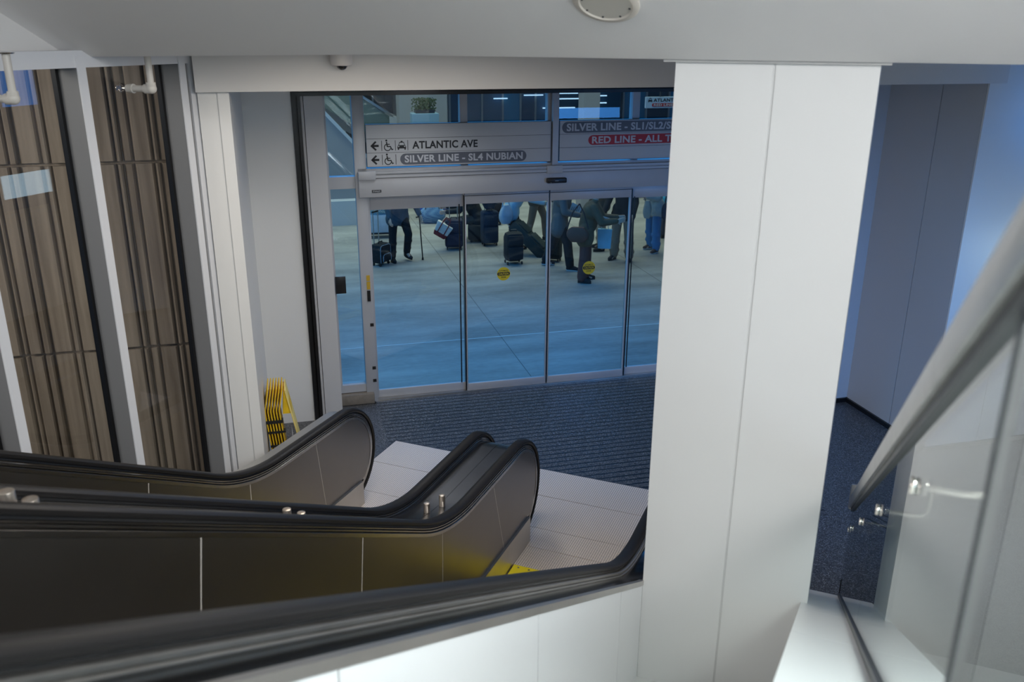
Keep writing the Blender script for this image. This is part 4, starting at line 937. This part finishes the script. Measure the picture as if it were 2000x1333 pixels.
# red and white tote leaning on the purple grey suitcase
tb_ = lug('tote_bag', 'white tote with dark red base hanging tilted on the purple grey suitcase', 'bag', wfr(-1.36, 17.03, 180) @ Matrix.Translation((0, .0, .46)) @ Matrix.Rotation(R(-30), 4, 'Y'), 'suitcases and bags on the concourse')
MB().prism([(-.14, -.11), (.14, -.11), (.17, .09), (-.17, .09)], 'y', -.07, .07).build('bag_body', cloth((.62, .60, .56)), tb_, bev=.02)
MB().prism([(-.12, -.19), (.12, -.19), (.145, -.105), (-.145, -.105)], 'y', -.075, .075).build('base_band', cloth((.17, .018, .022)), tb_, bev=.018)
for y in (-.078, .078): MB().tube([(-.07, y, -.11), (-.07, y, .09), (-.05, y*.8, .20), (.05, y*.8, .20), (.07, y, .09), (.07, y, -.11)], .011, 8).build('handle', cloth((.17, .018, .022)), tb_, smooth=True)
softbag('backpack', 'dark navy backpack sitting on the tall navy suitcase', 'bag', wfr(-.47, 17.52, 165), .34, .25, .50, navy, .76, strap=[[(-.1, .08, 1.20), (-.12, .15, 1.1), (-.12, .14, .85)], [(.1, .08, 1.20), (.12, .15, 1.1), (.12, .14, .85)]], strapc=(.01, .016, .03))
softbag('carrier_bag', 'pale translucent plastic bag hanging at the pale blue jacket', 'bag', wfr(-.13, 16.72, 150), .30, .20, .36, (.40, .48, .56), .62, taper=.25, strap=[[(-.08, 0, .95), (-.05, 0, 1.08), (.05, 0, 1.08), (.08, 0, .95)]], strapc=(.4, .48, .56))
softbag('shoulder_bag', 'dark navy duffel hanging behind the grey jacket person', 'bag', wfr(3.05, 16.80, 70), .56, .26, .34, (.022, .040, .085), .66, strap=[[(-.22, 0, .98), (-.26, .05, 1.2), (-.20, .08, 1.40), (-.10, .06, 1.44)], [(.22, 0, .98), (.10, 0, 1.05), (-.1, 0, 1.04)]], strapc=(.02, .02, .035))
softbag('carrier_bag', 'pale grey bag held in front of the grey jacket person', 'bag', wfr(2.60, 16.80, 20), .18, .12, .34, (.42, .43, .40), .72, taper=.2, strap=[[(-.06, 0, 1.06), (-.04, 0, 1.14), (.04, 0, 1.14), (.06, 0, 1.06)]], strapc=(.3, .3, .28))
softbag('satchel', 'brown leather satchel hanging at the side of the long brown coat', 'bag', wfr(1.10, 14.56, 97), .16, .38, .25, (.14, .055, .036), .76, strap=[[(0, -.18, .98), (.03, -.10, 1.25), (.06, .02, 1.42)], [(0, .18, .98), (.03, .10, 1.25), (.06, .02, 1.42)]], strapc=(.05, .03, .03))
pb = lug('paper_bag', 'pale blue paper carrier bag held below the white paper', 'bag', wfr(1.60, 14.95, 100), 'suitcases and bags on the concourse')
MB().prism([(-.11, .56), (.11, .56), (.125, .90), (-.125, .90)], 'x', -.05, .05).build('bag_body', cloth((.30, .58, .72)), pb, bev=.006)
MB().tube([(0, -.06, .89), (0, -.05, 1.0), (0, .05, 1.0), (0, .06, .89)], .006, 8).build('handle', cloth((.5, .6, .65)), pb, smooth=True)
pp = MB().prism([(-.10, 1.02), (.08, .98), (.11, 1.10), (-.06, 1.14)], 'x', -.004, .004)
tag(pp.build('paper_sheet', M['lettering'], None, wfr(1.60, 14.86, 115)), 'white folded paper in the hands of the long brown coat person', 'paper')
mp_ = MB().prism([(-.12, 1.06), (.06, .98), (.13, 1.14), (-.05, 1.24)], 'x', -.005, .005); mp_.cur = 1
for k in range(5): mp_.prism([(-.08+.034*k, 1.08), (-.072+.034*k, 1.076), (-.045+.034*k, 1.16), (-.053+.034*k, 1.164)], 'x', -.007, .007)
tag(mp_.build('timetable', [cloth((.50, .52, .50)), M['dark']], None, wfr(1.12, 15.62, 80)), 'pale printed timetable held by the person right of the middle seam', 'paper')
cp = lug('paper_cup', 'white cup in the hand of the grey jacket person', 'cup', wfr(2.52, 16.80, 0)); MB().lathe((0, 0, 1.12), [(.028, 0), (.036, .09), (.038, .094), (.01, .10)], 20).build('cup_body', M['white'], cp, smooth=True)
# cane
cn = lug('walking_cane', 'black walking cane held by the person at the left', 'cane', FW.copy())
hx = W(f1, j1['A'][0][2]); tip = Vector((-1.71, 16.28, .0)); hx = Vector((hx.x, hx.y, hx.z-.06))
MB().tube([tip+Vector((0, 0, .03)), hx], .012, 10).build('shaft', M['black'], cn, smooth=True); MB().tube([tip, tip+Vector((0, 0, .05))], [.022, .016], 12).build('tip', M['rubber'], cn, smooth=True)
MB().tube([hx+Vector((-.06, -.03, .01)), hx+Vector((-.02, -.01, .02)), hx+Vector((.05, .02, .01))], .014, 10).build('grip', M['black'], cn, smooth=True)
# luggage cart with white box and floral bundle at the left edge
ct = lug('luggage_cart', 'folding cart with a white box, at the left edge of the door glass', 'cart', wfr(-2.80, 18.25, 170))
MB().box(-.24, .24, -.16, .16, .12, .50).build('white_box', cloth((.52, .58, .64)), ct, bev=.015)
MB().tube([(.28, -.18, .05), (.28, -.18, .95), (.24, -.18, 1.02), (-.24, -.18, 1.02), (-.28, -.18, .95), (-.28, -.18, .05)], .014, 10).build('cart_frame', M['black'], ct, smooth=True)
MB().tube([(-.28, .0, .50), (-.33, .1, .42), (-.34, .14, .26), (-.30, .16, .18)], .016, 10).build('side_handle', M['black'], ct, smooth=True)
MB().box(-.27, .27, -.18, .18, .09, .115).build('platform', M['dark'], ct)
for sx in (-1, 1): MB().cyl((sx*.27-.02, -.12, .045), (sx*.27+.02, -.12, .045), .045, 16).build('wheel', M['black'], ct)
softbag('bundle', 'pale blue patterned bundle lying on the white box of the cart', 'bag', wfr(-2.78, 18.25, 170), .60, .36, .34, (.2, .4, .5), .50, m=woven('pale_blue_pattern', (.10, .34, .46), (.52, .62, .64), 30))
